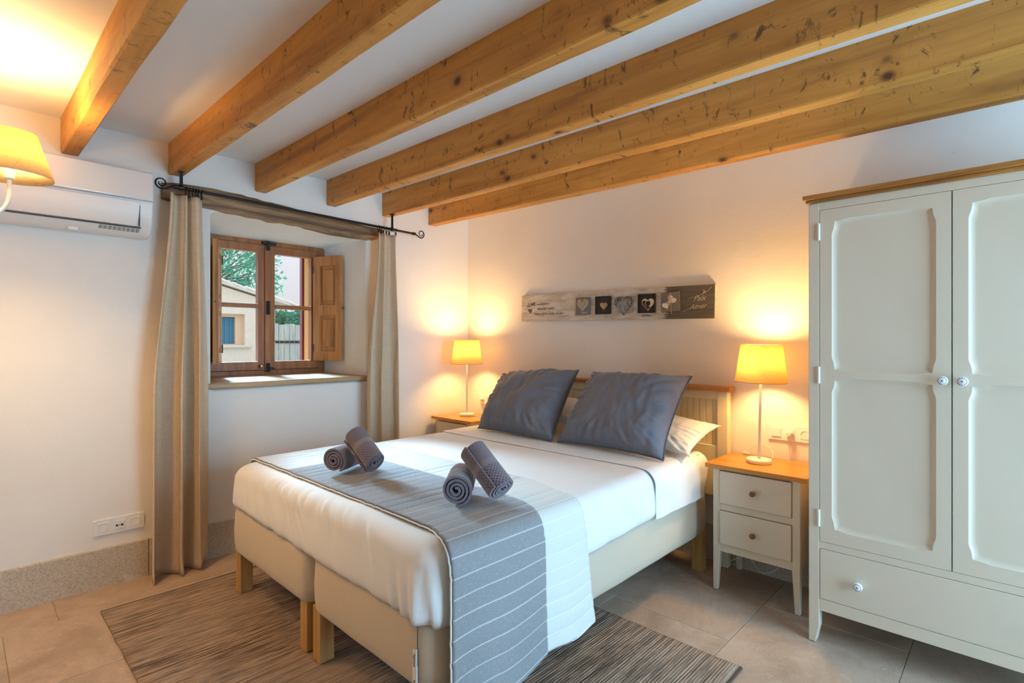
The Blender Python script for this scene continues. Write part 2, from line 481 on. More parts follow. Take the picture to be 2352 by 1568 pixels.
class B:
    """collects geometry for one mesh object"""

    def __init__(s):
        s.v, s.f, s.uv = [], [], {}

    def add(s, vs, fs):
        k = len(s.v)
        s.v += [tuple(p) for p in vs]
        s.f += [tuple(i + k for i in f) for f in fs]
        return k

    def box(s, x0, x1, y0, y1, z0, z1, M=None):
        vs = [Vector(p) for p in ((x0, y0, z0), (x1, y0, z0), (x1, y1, z0), (x0, y1, z0), (x0, y0, z1), (x1, y0, z1), (x1, y1, z1), (x0, y1, z1))]
        if M:
            vs = [M @ p for p in vs]
        s.add(vs, [(0, 3, 2, 1), (4, 5, 6, 7), (0, 1, 5, 4), (1, 2, 6, 5), (2, 3, 7, 6), (3, 0, 4, 7)])
        return s

    def hexa(s, lo, hi):
        """lo, hi: 4 points each, same winding (ccw seen from hi)"""
        s.add(list(lo) + list(hi), [(3, 2, 1, 0), (4, 5, 6, 7), (0, 1, 5, 4), (1, 2, 6, 5), (2, 3, 7, 6), (3, 0, 4, 7)])
        return s

    def loft(s, rings, cap0=True, cap1=True, closed=True, M=None):
        n = len(rings[0])
        vs = [Vector(p) for r in rings for p in r]
        if M:
            vs = [M @ p for p in vs]
        fs = []
        for i in range(len(rings) - 1):
            for j in range(n if closed else n - 1):
                a, b = i * n + j, i * n + (j + 1) % n
                fs.append((a, b, b + n, a + n))
        if cap0:
            fs.append(tuple(range(n - 1, -1, -1)))
        if cap1:
            fs.append(tuple(range((len(rings) - 1) * n, len(rings) * n)))
        s.add(vs, fs)
        return s

    def tube(s, path, r, n=8, cap=True):
        P = [Vector(p) for p in path]
        rs = r if isinstance(r, (list, tuple)) else [r] * len(P)
        t = (P[1] - P[0]).normalized()
        a = t.orthogonal().normalized()
        rings = []
        for i, p in enumerate(P):
            t = (P[min(i + 1, len(P) - 1)] - P[max(i - 1, 0)]).normalized()
            a = (a - t * a.dot(t)).normalized()
            b = t.cross(a)
            rings.append([p + a * rs[i] * cos(2 * pi * k / n) + b * rs[i] * sin(2 * pi * k / n) for k in range(n)])
        return s.loft(rings, cap, cap)

    def lathe(s, prof, c=(0, 0, 0), n=24, M=None, cap0=True, cap1=True):
        """prof: (radius, height) from bottom to top; axis z"""
        rings = [[(c[0] + r * cos(2 * pi * k / n), c[1] + r * sin(2 * pi * k / n), c[2] + h) for k in range(n)] for r, h in prof]
        return s.loft(rings, cap0, cap1, M=M)

    def plate(s, polys, d0, d1, to3):
        """flat board with holes: polys[0] outline ccw, others holes; to3(a, b, d)"""
        flat = [p for q in polys for p in q]
        tris = tessellate_polygon([[Vector((p[0], p[1], 0)) for p in q] for q in polys])
        n = len(flat)
        vs = [to3(p[0], p[1], d0) for p in flat] + [to3(p[0], p[1], d1) for p in flat]
        fs = []
        for t in tris:
            fs.append(tuple(t))
            fs.append(tuple(i + n for i in reversed(t)))
        k = 0
        for q in polys:
            m_ = len(q)
            for j in range(m_):
                a, b = k + j, k + (j + 1) % m_
                fs.append((a, b, b + n, a + n))
            k += m_
        s.add(vs, fs)
        return s

    def build(s, name, mat, parent=None, smooth=False, bevel=0.0, seg=2, local=False, angle=40, solid=0.0, sub=0, kind=None, label=None):
        me = bpy.data.meshes.new(name)
        vs = s.v
        if parent is not None:
            M = ROOT[parent.name]
            if not local:
                Mi = M.inverted()
                vs = [tuple(Mi @ Vector(p)) for p in vs]
        me.from_pydata(vs, [], s.f)
        if s.uv:
            ul = me.uv_layers.new(name='UVMap')
            for lp in me.loops:
                ul.data[lp.index].uv = s.uv.get(lp.vertex_index, (0, 0))
        bm = bmesh.new()
        bm.from_mesh(me)
        bmesh.ops.recalc_face_normals(bm, faces=bm.faces)
        bm.to_mesh(me)
        bm.free()
        me.materials.append(mat)
        if smooth:
            for p in me.polygons:
                p.use_smooth = True
            if smooth != 'all':
                try:
                    me.set_sharp_from_angle(angle=radians(angle))
                except Exception:
                    pass
        o = link(bpy.data.objects.new(name, me))
        if parent is not None:
            o.parent = parent
            ROOT[o.name] = ROOT[parent.name]
        if solid:
            md = o.modifiers.new('thickness', 'SOLIDIFY')
            md.thickness = solid
            md.offset = 0
        if bevel:
            md = o.modifiers.new('bevel', 'BEVEL')
            md.width = bevel
            md.segments = seg
            md.limit_method = 'ANGLE'
            md.angle_limit = radians(35)
            md.harden_normals = False
        if sub:
            md = o.modifiers.new('subdivision', 'SUBSURF')
            md.levels = md.render_levels = sub
        return tag(o, kind=kind, label=label)


def bx(name, mat, parent, x0, x1, y0, y1, z0, z1, bevel=0.002, **k):
    return B().box(x0, x1, y0, y1, z0, z1).build(name, mat, parent, bevel=bevel, **k)


def XZ(y_sign=1):
    return lambda a, b, d: (a, d, b)


def YZ(a, b, d):
    return (d, a, b)


def text_mesh(name, body, size, M, mat, parent, shear=0.0, depth=0.0008, spacing=1.0):
    cu = bpy.data.curves.new(name, 'FONT')
    cu.body = body
    cu.size = size
    cu.shear = shear
    cu.extrude = depth
    cu.space_character = spacing
    cu.resolution_u = 3
    tmp = link(bpy.data.objects.new('tmp_text', cu))
    bpy.context.view_layer.update()
    me = bpy.data.meshes.new_from_object(tmp.evaluated_get(bpy.context.evaluated_depsgraph_get()))
    bpy.data.objects.remove(tmp)
    bpy.data.curves.remove(cu)
    Mi = ROOT[parent.name].inverted() if parent is not None else Matrix()
    me.transform(Mi @ M)
    me.name = name
    me.materials.clear()
    me.materials.append(mat)
    o = link(bpy.data.objects.new(name, me))
    if parent is not None:
        o.parent = parent
        ROOT[o.name] = ROOT[parent.name]
    return o


def rrect(x0, x1, y0, y1, r, n=6):
    pts = []
    for cx_, cy_, a0 in ((x1 - r, y0 + r, -90), (x1 - r, y1 - r, 0), (x0 + r, y1 - r, 90), (x0 + r, y0 + r, 180)):
        for i in range(n + 1):
            a = radians(a0 + 90 * i / n)
            pts.append((cx_ + r * cos(a), cy_ + r * sin(a)))
    return pts


def dense_rrect(x0, x1, y0, y1, r, step):
    p = rrect(x0, x1, y0, y1, r, 5)
    out = []
    for i in range(len(p)):
        a, b = p[i], p[(i + 1) % len(p)]
        d = hypot(b[0] - a[0], b[1] - a[1])
        m_ = max(1, int(round(d / step)))
        for k in range(m_):
            out.append((a[0] + (b[0] - a[0]) * k / m_, a[1] + (b[1] - a[1]) * k / m_))
    return out


def rring(x0, x1, y0, y1, r, step, ins):
    cx_, cy_, w_, h_ = (x0 + x1) / 2, (y0 + y1) / 2, (x1 - x0) / 2, (y1 - y0) / 2
    return [(cx_ + (p[0] - cx_) * (w_ - ins) / w_, cy_ + (p[1] - cy_) * (h_ - ins) / h_) for p in dense_rrect(x0, x1, y0, y1, r, step)]


def lerp(a, b, t):
    return a + (b - a) * t


def interp(x, pts):
    if x <= pts[0][0]:
        return pts[0][1]
    for (a, b), (c, d) in zip(pts, pts[1:]):
        if x <= c:
            return b + (d - b) * (x - a) / (c - a)
    return pts[-1][1]


def nz(x, y=0.0, z=0.0):
    return noise.noise(Vector((x, y, z)))


def sstep(a, b, x):
    t = min(1, max(0, (x - a) / (b - a)))
    return t * t * (3 - 2 * t)


# ------------------------------------------------------------------ room shell
XW, YB = -3.513, 3.122          # window wall, headboard wall
XR, YF = 1.45, -1.60            # wall with the terrace door, wall behind the camera
XO = -4.30                      # outer face of the thick window wall


def ceil_z(x):
    return 2.432 - 0.0165 * (x - XW)


fl = B().box(XW - 0.25, XR + 0.2, YF - 0.2, YB + 0.2, -0.12, -0.004).build('floor', MT['grout'], kind='structure')
ROOT[fl.name] = Matrix()
# large limestone slabs, each one a piece; joints run with the long walls
tx = -0.325
cols_x = [tx + 0.581 * k for k in range(-7, 4)]
for i in range(len(cols_x) - 1):
    x0, x1 = max(cols_x[i], XW), min(cols_x[i + 1], XR)
    if x1 - x0 < 0.02:
        continue
    y = 0.33 - 0.87 * 3 if i == 1 else 0.14 - 0.87 * 3 + (0.435 if i % 2 else 0.0)
    if i == 0:
        y = 0.33 - 0.87 * 3
    while y < YB:
        y0, y1 = max(y, YF), min(y + 0.87, YB)
        if y1 - y0 > 0.03:
            g = 0.0009
            ti = B().box(x0 + g, x1 - g, y0 + g, y1 - g, -0.02, random.uniform(-0.0008, 0.0004)).build('floor_tile', MT['tile'], fl, bevel=0.0014, seg=1)
        y += 0.87

ce = B()
ce.hexa([(XO, YF - .2, ceil_z(XO)), (XR + .2, YF - .2, ceil_z(XR + .2)), (XR + .2, YB + .2, ceil_z(XR + .2)), (XO, YB + .2, ceil_z(XO))],
        [(XO, YF - .2, 2.62), (XR + .2, YF - .2, 2.62), (XR + .2, YB + .2, 2.62), (XO, YB + .2, 2.62)])
ce.build('ceiling', MT['ceil'], kind='structure')


def win_ring(ins, x, prof):
    y0, y1, z0, z1 = prof
    return [(x, a, b) for a, b in ((y0 - ins, z0 - ins), (y1 + ins, z0 - ins), (y1 + ins, z1 + ins), (y0 - ins, z1 + ins))]


# window wall with a splayed plaster recess
b = B()
op = (1.06, 2.11, 1.012, 2.082)
c_ = 0.014
outer = [(YF - .2, -0.12), (YB + .2, -0.12), (YB + .2, 2.50), (YF - .2, 2.50)]


def sub_rrect(p, ins, r):
    return rrect(p[0] - ins, p[1] + ins, p[2] - ins, p[3] + ins, r, 4)


hole = sub_rrect(op, c_, 0.03)
tris = tessellate_polygon([[Vector((p[0], p[1], 0)) for p in outer], [Vector((p[0], p[1], 0)) for p in hole]])
b.add([(XW, p[0], p[1]) for p in outer + hole], [tuple(t) for t in tris])
inr = (1.15, 2.05, 1.05, 2.050)
outr = (1.16, 2.00, 1.05, 2.0)
rings = [[(XW, *p) for p in hole], [(XW - 0.006, *p) for p in sub_rrect(op, 0.004, 0.026)], [(XW - 0.022, *p) for p in sub_rrect(op, 0, 0.024)],
         [(-4.06, *p) for p in sub_rrect(inr, 0, 0.012)], [(-4.12, *p) for p in sub_rrect(outr, 0, 0.012)]]
b.loft(rings, False, False)
b.add([(XW, *outer[2]), (XW, *outer[3]), (XO, *outer[3]), (XO, *outer[2])], [(0, 1, 2, 3)])
b.build('wall_left', MT['plaster'], kind='structure', smooth=True, angle=60)
b = B()
holeo = sub_rrect(outr, 0, 0.012)
tris = tessellate_polygon([[Vector((p[0], p[1], 0)) for p in outer], [Vector((p[0], p[1], 0)) for p in holeo]])
b.add([(XO, p[0], p[1]) for p in outer + holeo], [tuple(reversed(t)) for t in tris])
b.loft([[(-4.12, *p) for p in holeo], [(XO, *p) for p in holeo]], False, False)
b.build('exterior_wall', MT['ochre'], kind='structure')

bx('wall_back', MT['plaster'], None, XO, XR + .2, YB, YB + 0.2, -0.12, 2.5, 0, kind='structure')
bx('wall_front', MT['plaster'], None, XO, XR + .2, YF - 0.2, YF, -0.12, 2.5, 0, kind='structure')
B().plate([[(YF, -0.12), (YB, -0.12), (YB, 2.5), (YF, 2.5)], [(1.2, 0.0), (2.8, 0.0), (2.8, 2.12), (1.2, 2.12)]], XR, XR + 0.2, YZ).build('wall_right', MT['plaster'], kind='structure')
dr = B().plate([[(1.2, 0.0), (2.8, 0.0), (2.8, 2.12), (1.2, 2.12)], [(1.28, 0.1), (1.96, 0.1), (1.96, 2.04), (1.28, 2.04)], [(2.04, 0.1), (2.72, 0.1), (2.72, 2.04), (2.04, 2.04)]], XR + 0.05, XR + 0.11, YZ).build('door_1', MT['paint'], kind='structure', bevel=0.004)
ROOT[dr.name] = Matrix()
for a in (1.28, 2.04):
    bx('pane', MT['glass'], dr, XR + 0.075, XR + 0.081, a, a + 0.68, 0.1, 2.04, 0)

# stone skirting, cut stones
bl = B().box(XW - 0.02, XW + 0.002, YF, YB, 0, 0.19).build('baseboard_left', MT['grout'], kind='structure')
ROOT[bl.name] = Matrix()
y = -1.60
for L in (0.72, 0.74, 0.88, 1.0, 0.9, 0.9):
    y1 = min(y + L, YB)
    if y1 - y > 0.05:
        bx('skirting_stone', MT['skirt'], bl, XW - 0.01, XW + 0.017 + random.uniform(-.001, .001), y + .0012, y1 - .0012, -0.005, 0.205, 0.004)
    y += L
bb = B().box(XW, XR, YB - 0.002, YB + 0.02, 0, 0.19).build('baseboard_back', MT['grout'], kind='structure')
ROOT[bb.name] = Matrix()
x = XW + 0.018
for L in (0.9, 0.85, 0.9, 0.9, 0.9, 0.9):
    x1 = min(x + L, XR)
    if x1 - x > 0.05:
        bx('skirting_stone', MT['skirt'], bb, x + .0012, x1 - .0012, YB - 0.017, YB + 0.01, -0.005, 0.205, 0.004)
    x += L

# ------------------------------------------------------------------ ceiling beams
beam_y = [0.364, 0.837, 1.313, 1.796, 2.248, 2.684]
beam_lab = ['orange pine ceiling beam nearest the lit lampshade, above the air conditioner',
            'pine ceiling beam that carries the first iron hanger of the curtain rod',
            'third pine ceiling beam from the lampshade, over the middle of the window',
            'knotty pine ceiling beam fourth from the lampshade, with two dark knots side by side',
            'pine ceiling beam that carries the iron rod hanger nearest the headboard wall',
            'pine ceiling beam closest to the headboard wall, above the heart plaque']
for i, y0 in enumerate(beam_y):
    w_ = 0.072
    t = empty('ceiling_beam', (XW, y0, 2.26), label=beam_lab[i], cat='beam', group='exposed ceiling beams')
    b = B()
    rings = []
    N = 60
    for k in range(N + 1):
        x = XW - 0.05 + (XR + 0.03 - XW + 0.05) * k / N
        wob = 0.004 * nz(x * 1.1, i * 7.3)
        zb = 2.256 - 0.0155 * (x - XW) + 0.005 * nz(x * 0.9, i * 3.1, 4)
        zt = ceil_z(x) + 0.02
        e = 0.006 + 0.004 * nz(x * 3, i * 5.0, 9)
        yy0, yy1 = y0 + wob, y0 + w_ + wob
        n1, n2 = 0.0025 * nz(x * 8, i, 2), 0.0025 * nz(x * 8, i, 5)
        rings.append([(x, yy0 + e, zb), (x, yy1 - e, zb), (x, yy1, zb + e), (x, yy1 + n1, lerp(zb, zt, .5)), (x, yy1, zt), (x, yy0, zt), (x, yy0 + n2, lerp(zb, zt, .5)), (x, yy0, zb + e)])
    b.loft(rings)
    b.build('timber', MT['beam'], t, smooth=True, angle=30)

# ------------------------------------------------------------------ lintel
b = B()
top = [(.80, 2.20), (.86, 2.212), (1.047, 2.221), (1.245, 2.219), (1.578, 2.191), (1.963, 2.166), (2.24, 2.156)]
bot = [(.80, 2.105), (.9, 2.10), (1.04, 2.094), (1.245, 2.079), (1.462, 2.076), (1.638, 2.072), (1.828, 2.052), (2.033, 2.050), (2.15, 2.06), (2.24, 2.08)]
rings = []
N = 90
for k in range(N + 1):
    y = lerp(.80, 2.24, k / N)
    zt, zb = interp(y, top) + 0.006 * nz(y * 9, 3), interp(y, bot) + 0.009 * nz(y * 11, 7)
    d = 0.026 + 0.008 * nz(y * 6, 1)
    dm = d + 0.012 * nz(y * 5, 8)
    ring = [(XW - 0.06, y, zb + 0.012)]
    for q in range(9):
        t_ = q / 8
        z = lerp(zb, zt, t_)
        bulge = sin(pi * min(1, max(0, t_ * 0.9 + 0.05))) ** 0.5
        ring.append((XW - 0.012 + (d + 0.012) * bulge + 0.009 * nz(y * 12, z * 45, 2) + 0.006 * nz(y * 4, z * 25, 6), y, z))
    ring.append((XW - 0.06, y, zt))
    rings.append(ring)
b.loft(rings)
b.build('window_lintel', MT['oldwood'], kind='structure', smooth='all')

# ------------------------------------------------------------------ window_1
XS = -4.05
wn = empty('window_1', (XS, 1.6, 1.06), kind='structure')


def frame_rect(name, mat, parent, y0, y1, z0, z1, wy, wz0, wz1, x0, x1, bevel=0.003, extra=()):
    """four-sided frame with stiles wy, bottom rail wz0 and top rail wz1"""
    return B().plate([[(y0, z0), (y1, z0), (y1, z1), (y0, z1)]] + [[(a, c), (a, d), (bb_, d), (bb_, c)] for a, bb_, c, d in ([(y0 + wy, y1 - wy, z0 + wz0, z1 - wz1)] if not extra else extra)], x0, x1, YZ).build(name, mat, parent, bevel=bevel)


frame_rect('window_frame', MT['winwood'], wn, 1.145, 2.055, 1.052, 2.052, 0.052, 0.036, 0.036, XS - 0.07, XS)
for nm, y0, y1, g0, g1 in (('a', 1.199, 1.597, 1.273, 1.533), ('b', 1.603, 2.001, 1.652, 1.936)):
    s = frame_rect('sash', MT['winwood'], wn, y0, y1, 1.090, 2.014, 0, 0, 0, XS - 0.045, XS + 0.012, extra=[(g0, g1, 1.152, 1.546), (g0, g1, 1.576, 1.958)])
    bx('glazing_bar', MT['winwood_h'], s, XS - 0.02, XS + 0.016, g0 - 0.002, g1 + 0.002, 1.548, 1.574, 0.004)
    bx('upper_pane', MT['glass'], s, XS - 0.025, XS - 0.020, g0 - .004, g1 + .004, 1.574, 1.962, 0)
    bx('lower_pane', MT['glass'], s, XS - 0.025, XS - 0.020, g0 - .004, g1 + .004, 1.148, 1.548, 0)
# meeting strip and iron bolts
bx('meeting_strip', MT['winwood'], wn, XS + 0.012, XS + 0.024, 1.575, 1.617, 1.095, 2.01, 0.004)
for z0, z1 in ((1.975, 2.045), (1.075, 1.14), (1.50, 1.60)):
    b = B()
    b.box(XS + 0.024, XS + 0.030, 1.582, 1.612, z0, z1)
    b.tube([(XS + 0.036, 1.597, z0 + 0.004), (XS + 0.036, 1.597, z1 - 0.004)], 0.006, 8)
    if z1 > 2:
        b.box(XS + 0.0, XS + 0.026, 1.56, 1.66, 2.022, 2.04)
    b.build('bolt', MT['iron_old'], wn, bevel=0.001, label='dark iron bolt')
B().lathe([(0.004, 0), (0.004, 0.015), (0.011, 0.02), (0.013, 0.028), (0.009, 0.036), (0.002, 0.038)], n=14, M=Matrix.Translation((XS + 0.012, 1.545, 1.118)) @ Matrix.Rotation(pi / 2, 4, 'Y')).build('knob', MT['brass'], wn, smooth=True, label='small brass knob')
b = B()
b.tube([(XS + 0.03, 1.60, 1.105), (XS + 0.045, 1.60, 1.105), (XS + 0.05, 1.635, 1.10)], 0.006, 8)
b.build('handle', MT['iron_old'], wn, smooth=True)


def shutter(hx, hy, fx, fy, z0=1.150, z1=1.965, th=0.034):
    """inside shutter hung on the sash: two raised panels"""
    d = Vector((fx - hx, fy - hy, 0))
    L = d.length
    d.normalize()
    nrm = Vector((-d.y, d.x, 0))
    if nrm.x < 0:
        nrm = -nrm

    def to3(a, z, e):
        p = Vector((hx, hy, 0)) + d * a + nrm * e
        return (p.x, p.y, z)
    H = [(0.062, L - 0.052, z0 + 0.075, z0 + 0.355), (0.062, L - 0.052, z0 + 0.435, z1 - 0.075)]
    r = B().plate([[(0, z0), (L, z0), (L, z1), (0, z1)]] + [[(a, c), (a, e), (q, e), (q, c)] for a, q, c, e in H], -th / 2, th / 2, to3).build('shutter', MT['shutwood'], wn, bevel=0.003)
    for a, q, c, e in H:
        b = B()
        for sgn in (1, -1):
            ring0 = [to3(x_, z_, sgn * 0.002) for x_, z_ in ((a - .004, c - .004), (q + .004, c - .004), (q + .004, e + .004), (a - .004, e + .004))]
            ring1 = [to3(x_, z_, sgn * 0.0015) for x_, z_ in ((a + .026, c + .030), (q - .026, c + .030), (q - .026, e - .030), (a + .026, e - .030))]
            ring2 = [to3(x_, z_, sgn * 0.0125) for x_, z_ in ((a + .031, c + .035), (q - .031, c + .035), (q - .031, e - .035), (a + .031, e - .035))]
            b.loft([ring0, ring1, ring2], False, True)
        b.build('shutter_panel', MT['shutwood'], r)
    b = B()
    for z in (z0 + 0.10, z1 - 0.10):
        b.tube([to3(0.0, z - 0.03, th / 2 + .002), to3(0.0, z + 0.03, th / 2 + .002)], 0.0055, 8)
    b.build('hinge', MT['iron_old'], r, smooth=True)
    b = B()
    p = [to3(L - 0.006, (z0 + z1) / 2 - 0.02, -th / 2 - 0.002), to3(L - 0.006, (z0 + z1) / 2 + 0.02, -th / 2 - 0.002)]
    b.tube(p, 0.005, 6)
    b.tube([to3(L, (z0 + z1) / 2, 0), to3(L + 0.02, (z0 + z1) / 2, 0)], 0.003, 6)
    b.build('catch', MT['iron_old'], r, smooth=True)


shutter(-4.015, 1.952, -3.768, 2.052)
shutter(-4.010, 1.258, -3.738, 1.152)
# sill board
b = B()
rings = []
for k in range(25):
    y = lerp(1.03, 2.128, k / 24)
    e = 0.004 * nz(y * 7, 2)
    back_y = lerp(1.152, 2.048, k / 24)
    fy = y
    rings.append([(-4.05, back_y, 1.03), (XW + 0.020 + e, fy, 1.012), (XW + 0.026 + e, fy, 1.018), (XW + 0.026 + e, fy, 1.040), (XW + 0.020 + e, fy, 1.046), (-4.05, back_y, 1.056)])
b.loft(rings)
b.build('window_sill', MT['sillwood'], wn, smooth=True, angle=30)
# maroon outside shutter folded back on the outer face
bx('outside_shutter', MT['maroon'], wn, XO - 0.052, XO - 0.006, 1.985, 2.40, 1.06, 2.02, 0.003, label='maroon outside shutter')

# ------------------------------------------------------------------ curtain rod
xr_ = -3.40


def rod_z(y):
    return 2.163 - 0.0155 * (y - 0.9)


rd = empty('curtain_rod', (xr_, 1.6, 2.15), label='black wrought iron curtain rod with scrolled ends above the window', cat='curtain rod')
B().tube([(xr_, .85, rod_z(.85)), (xr_, 1.6, rod_z(1.6)), (xr_, 2.462, rod_z(2.462))], 0.0085, 10).build('rod', MT['iron'], rd, smooth=True)


def scroll(y0, sgn, turns=1.35):
    P = []
    z0 = rod_z(y0)
    for k in range(10):
        t_ = k / 9
        P.append((xr_, y0 + sgn * 0.055 * t_, z0 - 0.012 * sin(t_ * pi) * 0 - 0.022 * sstep(0, 1, t_)))
    cx_, cz = y0 + sgn * 0.062, z0 + 0.008
    R0 = 0.032
    for k in range(44):
        t_ = k / 43
        a = radians(-110) + t_ * turns * 2 * pi
        R = R0 * (1 - 0.62 * t_)
        P.append((xr_ + 0.002 * t_, cx_ + sgn * R * cos(a), cz + R * sin(a)))
    n = len(P)
    b = B().tube(P, [0.0052 * (1 - 0.45 * k / n) for k in range(n)], 8)
    b.tube([(xr_, y0 - sgn * 0.022, rod_z(y0)), (xr_, y0 + sgn * 0.006, rod_z(y0))], 0.0115, 10)
    b.build('finial', MT['iron'], rd, smooth=True)


scroll(0.838, -1)
scroll(2.466, 1)
for yb in (0.872, 2.262):
    b = B()
    zb = 2.256 - 0.0155 * (xr_ - XW)
    b.box(xr_ - 0.022, xr_ + 0.022, yb - 0.012, yb + 0.012, zb - 0.003, zb + 0.004)
    b.box(xr_ - 0.005, xr_ + 0.003, yb - 0.008, yb + 0.008, rod_z(yb) + 0.012, zb)
    b.tube([(xr_, yb, rod_z(yb) - 0.013), (xr_, yb, rod_z(yb) + 0.016)], 0.0105, 10)
    b.tube([(xr_, yb - 0.012, rod_z(yb)), (xr_, yb + 0.012, rod_z(yb))], 0.0125, 10)
    b.build('hanger', MT['iron'], rd, bevel=0.001)


def curtain(label, tops, bots, depth_top, depth_bot, folds, rings_y, phase, zb_fn, mid=None, seed=0):
    t = empty('curtain', (xr_, (tops[0] + tops[1]) / 2, 0), label=label, cat='curtain', group='linen window curtains')
    b = B()
    NS, NZ = 150, 64
    zt = 2.128
    for i in range(NZ + 1):
        h_ = i / NZ
        for j in range(NS + 1):
            s_ = j / NS
            zlow = zb_fn(s_)
            z = lerp(rod_z(lerp(tops[0], tops[1], s_)) - 0.042, zlow, h_)
            e = sstep(0.0, 0.55, h_)
            y0 = lerp(tops[0], bots[0], e if mid is None else interp(h_, mid[0]))
            y1 = lerp(tops[1], bots[1], e if mid is None else interp(h_, mid[1]))
            A = lerp(depth_top, depth_bot, e)
            ph = 2 * pi * folds * (s_ + 0.05 * sin(2 * pi * s_ * 1.5 + seed)) + phase + 0.5 * h_ * sin(3 * s_ + seed)
            wv = sin(ph) + 0.28 * sin(2 * ph + 1.2 + seed) * (1 - 0.3 * h_)
            x = xr_ + A * wv * (0.75 + 0.4 * nz(s_ * 4, seed)) + 0.006 * nz(s_ * 6, h_ * 4, seed)
            yy = lerp(y0, y1, s_) + 0.35 * A * cos(ph) * e + 0.006 * nz(s_ * 3, h_ * 3, seed + 5)
            if zlow < 0.2 and h_ > 0.94:       # hem breaks on the floor
                q = (h_ - 0.94) / 0.06
                x += 0.03 * q * q * (0.5 + 0.5 * sin(ph + 1.0))
            x = max(x, XW + 0.022)
            b.v.append((x, yy, z))
    for i in range(NZ):
        for j in range(NS):
            a = i * (NS + 1) + j
            b.f.append((a, a + 1, a + NS + 2, a + NS + 1))
    b.build('drape', MT['linen'], t, smooth='all', solid=0.0035)
    for ry in rings_y:
        r_ = B()
        P = [(xr_ + 0.016 * cos(2 * pi * k / 16), ry + 0.003 * sin(2 * pi * k / 16), rod_z(ry) - 0.005 + 0.016 * sin(2 * pi * k / 16)) for k in range(17)]
        r_.tube(P, 0.0022, 6, cap=False)
        rr = r_.build('curtain_ring', MT['iron'], t, smooth=True)
        B().box(xr_ - 0.004, xr_ + 0.004, ry - 0.005, ry + 0.005, rod_z(ry) - 0.048, rod_z(ry) - 0.020).build('clip', MT['iron'], rr, bevel=0.001)


curtain('long oatmeal linen curtain beside the air conditioner, its hem resting on the floor', (0.815, 0.985), (0.735, 1.035), 0.032, 0.072, 2.8,
        (0.895, 0.912, 0.93, 0.945, 0.958, 0.975), 0.6, lambda s_: 0.006 + 0.022 * sstep(0.62, 0.7, s_), seed=1.3)
curtain('oatmeal linen curtain between the window and the bedside lamp in the corner', (2.135, 2.305), (2.045, 2.335), 0.028, 0.060, 2.3,
        (2.145, 2.165, 2.185, 2.21, 2.235, 2.292), 2.4, lambda s_: 0.012, seed=4.1)

# ------------------------------------------------------------------ air conditioner
ac = empty('air_conditioner', (XW, 0.31, 1.86), label='white split air conditioner on the wall beside the curtain', cat='air conditioner')
y0, y1 = -0.095, 0.725
prof = [(XW, 2.205), (-3.36, 2.200), (-3.342, 2.192), (-3.333, 2.17), (-3.331, 2.042), (-3.337, 2.028), (-3.342, 1.985), (-3.356, 1.93), (-3.378, 1.892), (-3.41, 1.868), (-3.45, 1.858), (XW, 1.866)]
b = B()
b.loft([[(x, y, z) for x, z in prof] for y in (y0, y1)])
b.build('casing', MT['acf'], ac, smooth=True, angle=28, bevel=0.006, seg=3)
B().loft([[(x, y, z) for x, z in ((-3.3335, 2.196), (-3.326, 2.19), (-3.3225, 2.17), (-3.3215, 2.047), (-3.326, 2.041), (-3.3335, 2.043))] for y in (y0 + 0.002, y1 - 0.003)]).build('front_panel', MT['acw'], ac, smooth=True, angle=28, bevel=0.0025)
bx('trim_strip', MT['chrome'], ac, -3.334, -3.3205, y0 + .002, y1 - .003, 2.0385, 2.0412, 0.0005)
flap = [(-3.329, 2.030), (-3.333, 1.99), (-3.347, 1.935), (-3.362, 1.907)]
b = B()
b.loft([[(x + dx, y, z + dz) for x, z in flap] + [(x - 0.01 + dx, y, z + dz) for x, z in reversed(flap)] for y, dx, dz in ((y0 + 0.05, 0, 0), (y1 - 0.062, 0, 0))])
b.build('air_flap', MT['acf'], ac, smooth=True, angle=28, bevel=0.002)
b = B()
for z0_, z1_, xo in ((1.8985, 1.9045, -3.360),):
    b.box(xo - 0.02, xo - 0.0015, y0 + 0.03, y1 - 0.05, z0_, z1_)
b.box(-3.352, -3.3385, y1 - 0.0625, y1 - 0.0585, 1.905, 2.03)
b.build('flap_gap', MT['dark'], ac)
b = B()
for k in range(9):
    yy = 0.50 + k * 0.0195
    b.hexa([(-3.392, yy, 1.8815), (-3.392, yy + .014, 1.8815), (-3.3755, yy + .014, 1.895), (-3.3755, yy, 1.895)], [(-3.389, yy, 1.879), (-3.389, yy + .014, 1.879), (-3.3735, yy + .014, 1.8925), (-3.3735, yy, 1.8925)])
b.build('vent_grille', MT['acg'], ac)
for yy in (0.50, 0.16):
    bx('screw_cover', MT['plastic'], ac, -3.425, -3.395, yy - 0.02 - .1, yy + 0.02 - .1, 1.856, 1.874, 0.004)

# ------------------------------------------------------------------ chandelier arm lamp near the ceiling
LC = Vector((-2.81, 0.14, 2.0))       # centre of the shade in view
hub = Vector((-2.75, -0.26, 1.84))
ch = empty('chandelier', (hub.x, hub.y, ceil_z(hub.x)), label='lit lamp on a white curved arm with a tapered linen shade, near the ceiling', cat='lamp')
B().lathe([(0.055, 0), (0.05, -0.02), (0.01, -0.03)], (hub.x, hub.y, ceil_z(hub.x)), 20).build('ceiling_rose', MT['white_metal'], ch, smooth=True)
B().tube([(hub.x, hub.y, ceil_z(hub.x) - 0.02), (hub.x, hub.y, 1.86)], 0.008, 10).build('stem', MT['white_metal'], ch, smooth=True)
B().lathe([(0.004, -0.07), (0.02, -0.05), (0.028, -0.02), (0.022, 0.02), (0.008, 0.05)], tuple(hub), 16).build('hub', MT['white_metal'], ch, smooth=True)
dv = Vector((LC.x - hub.x, LC.y - hub.y, 0))
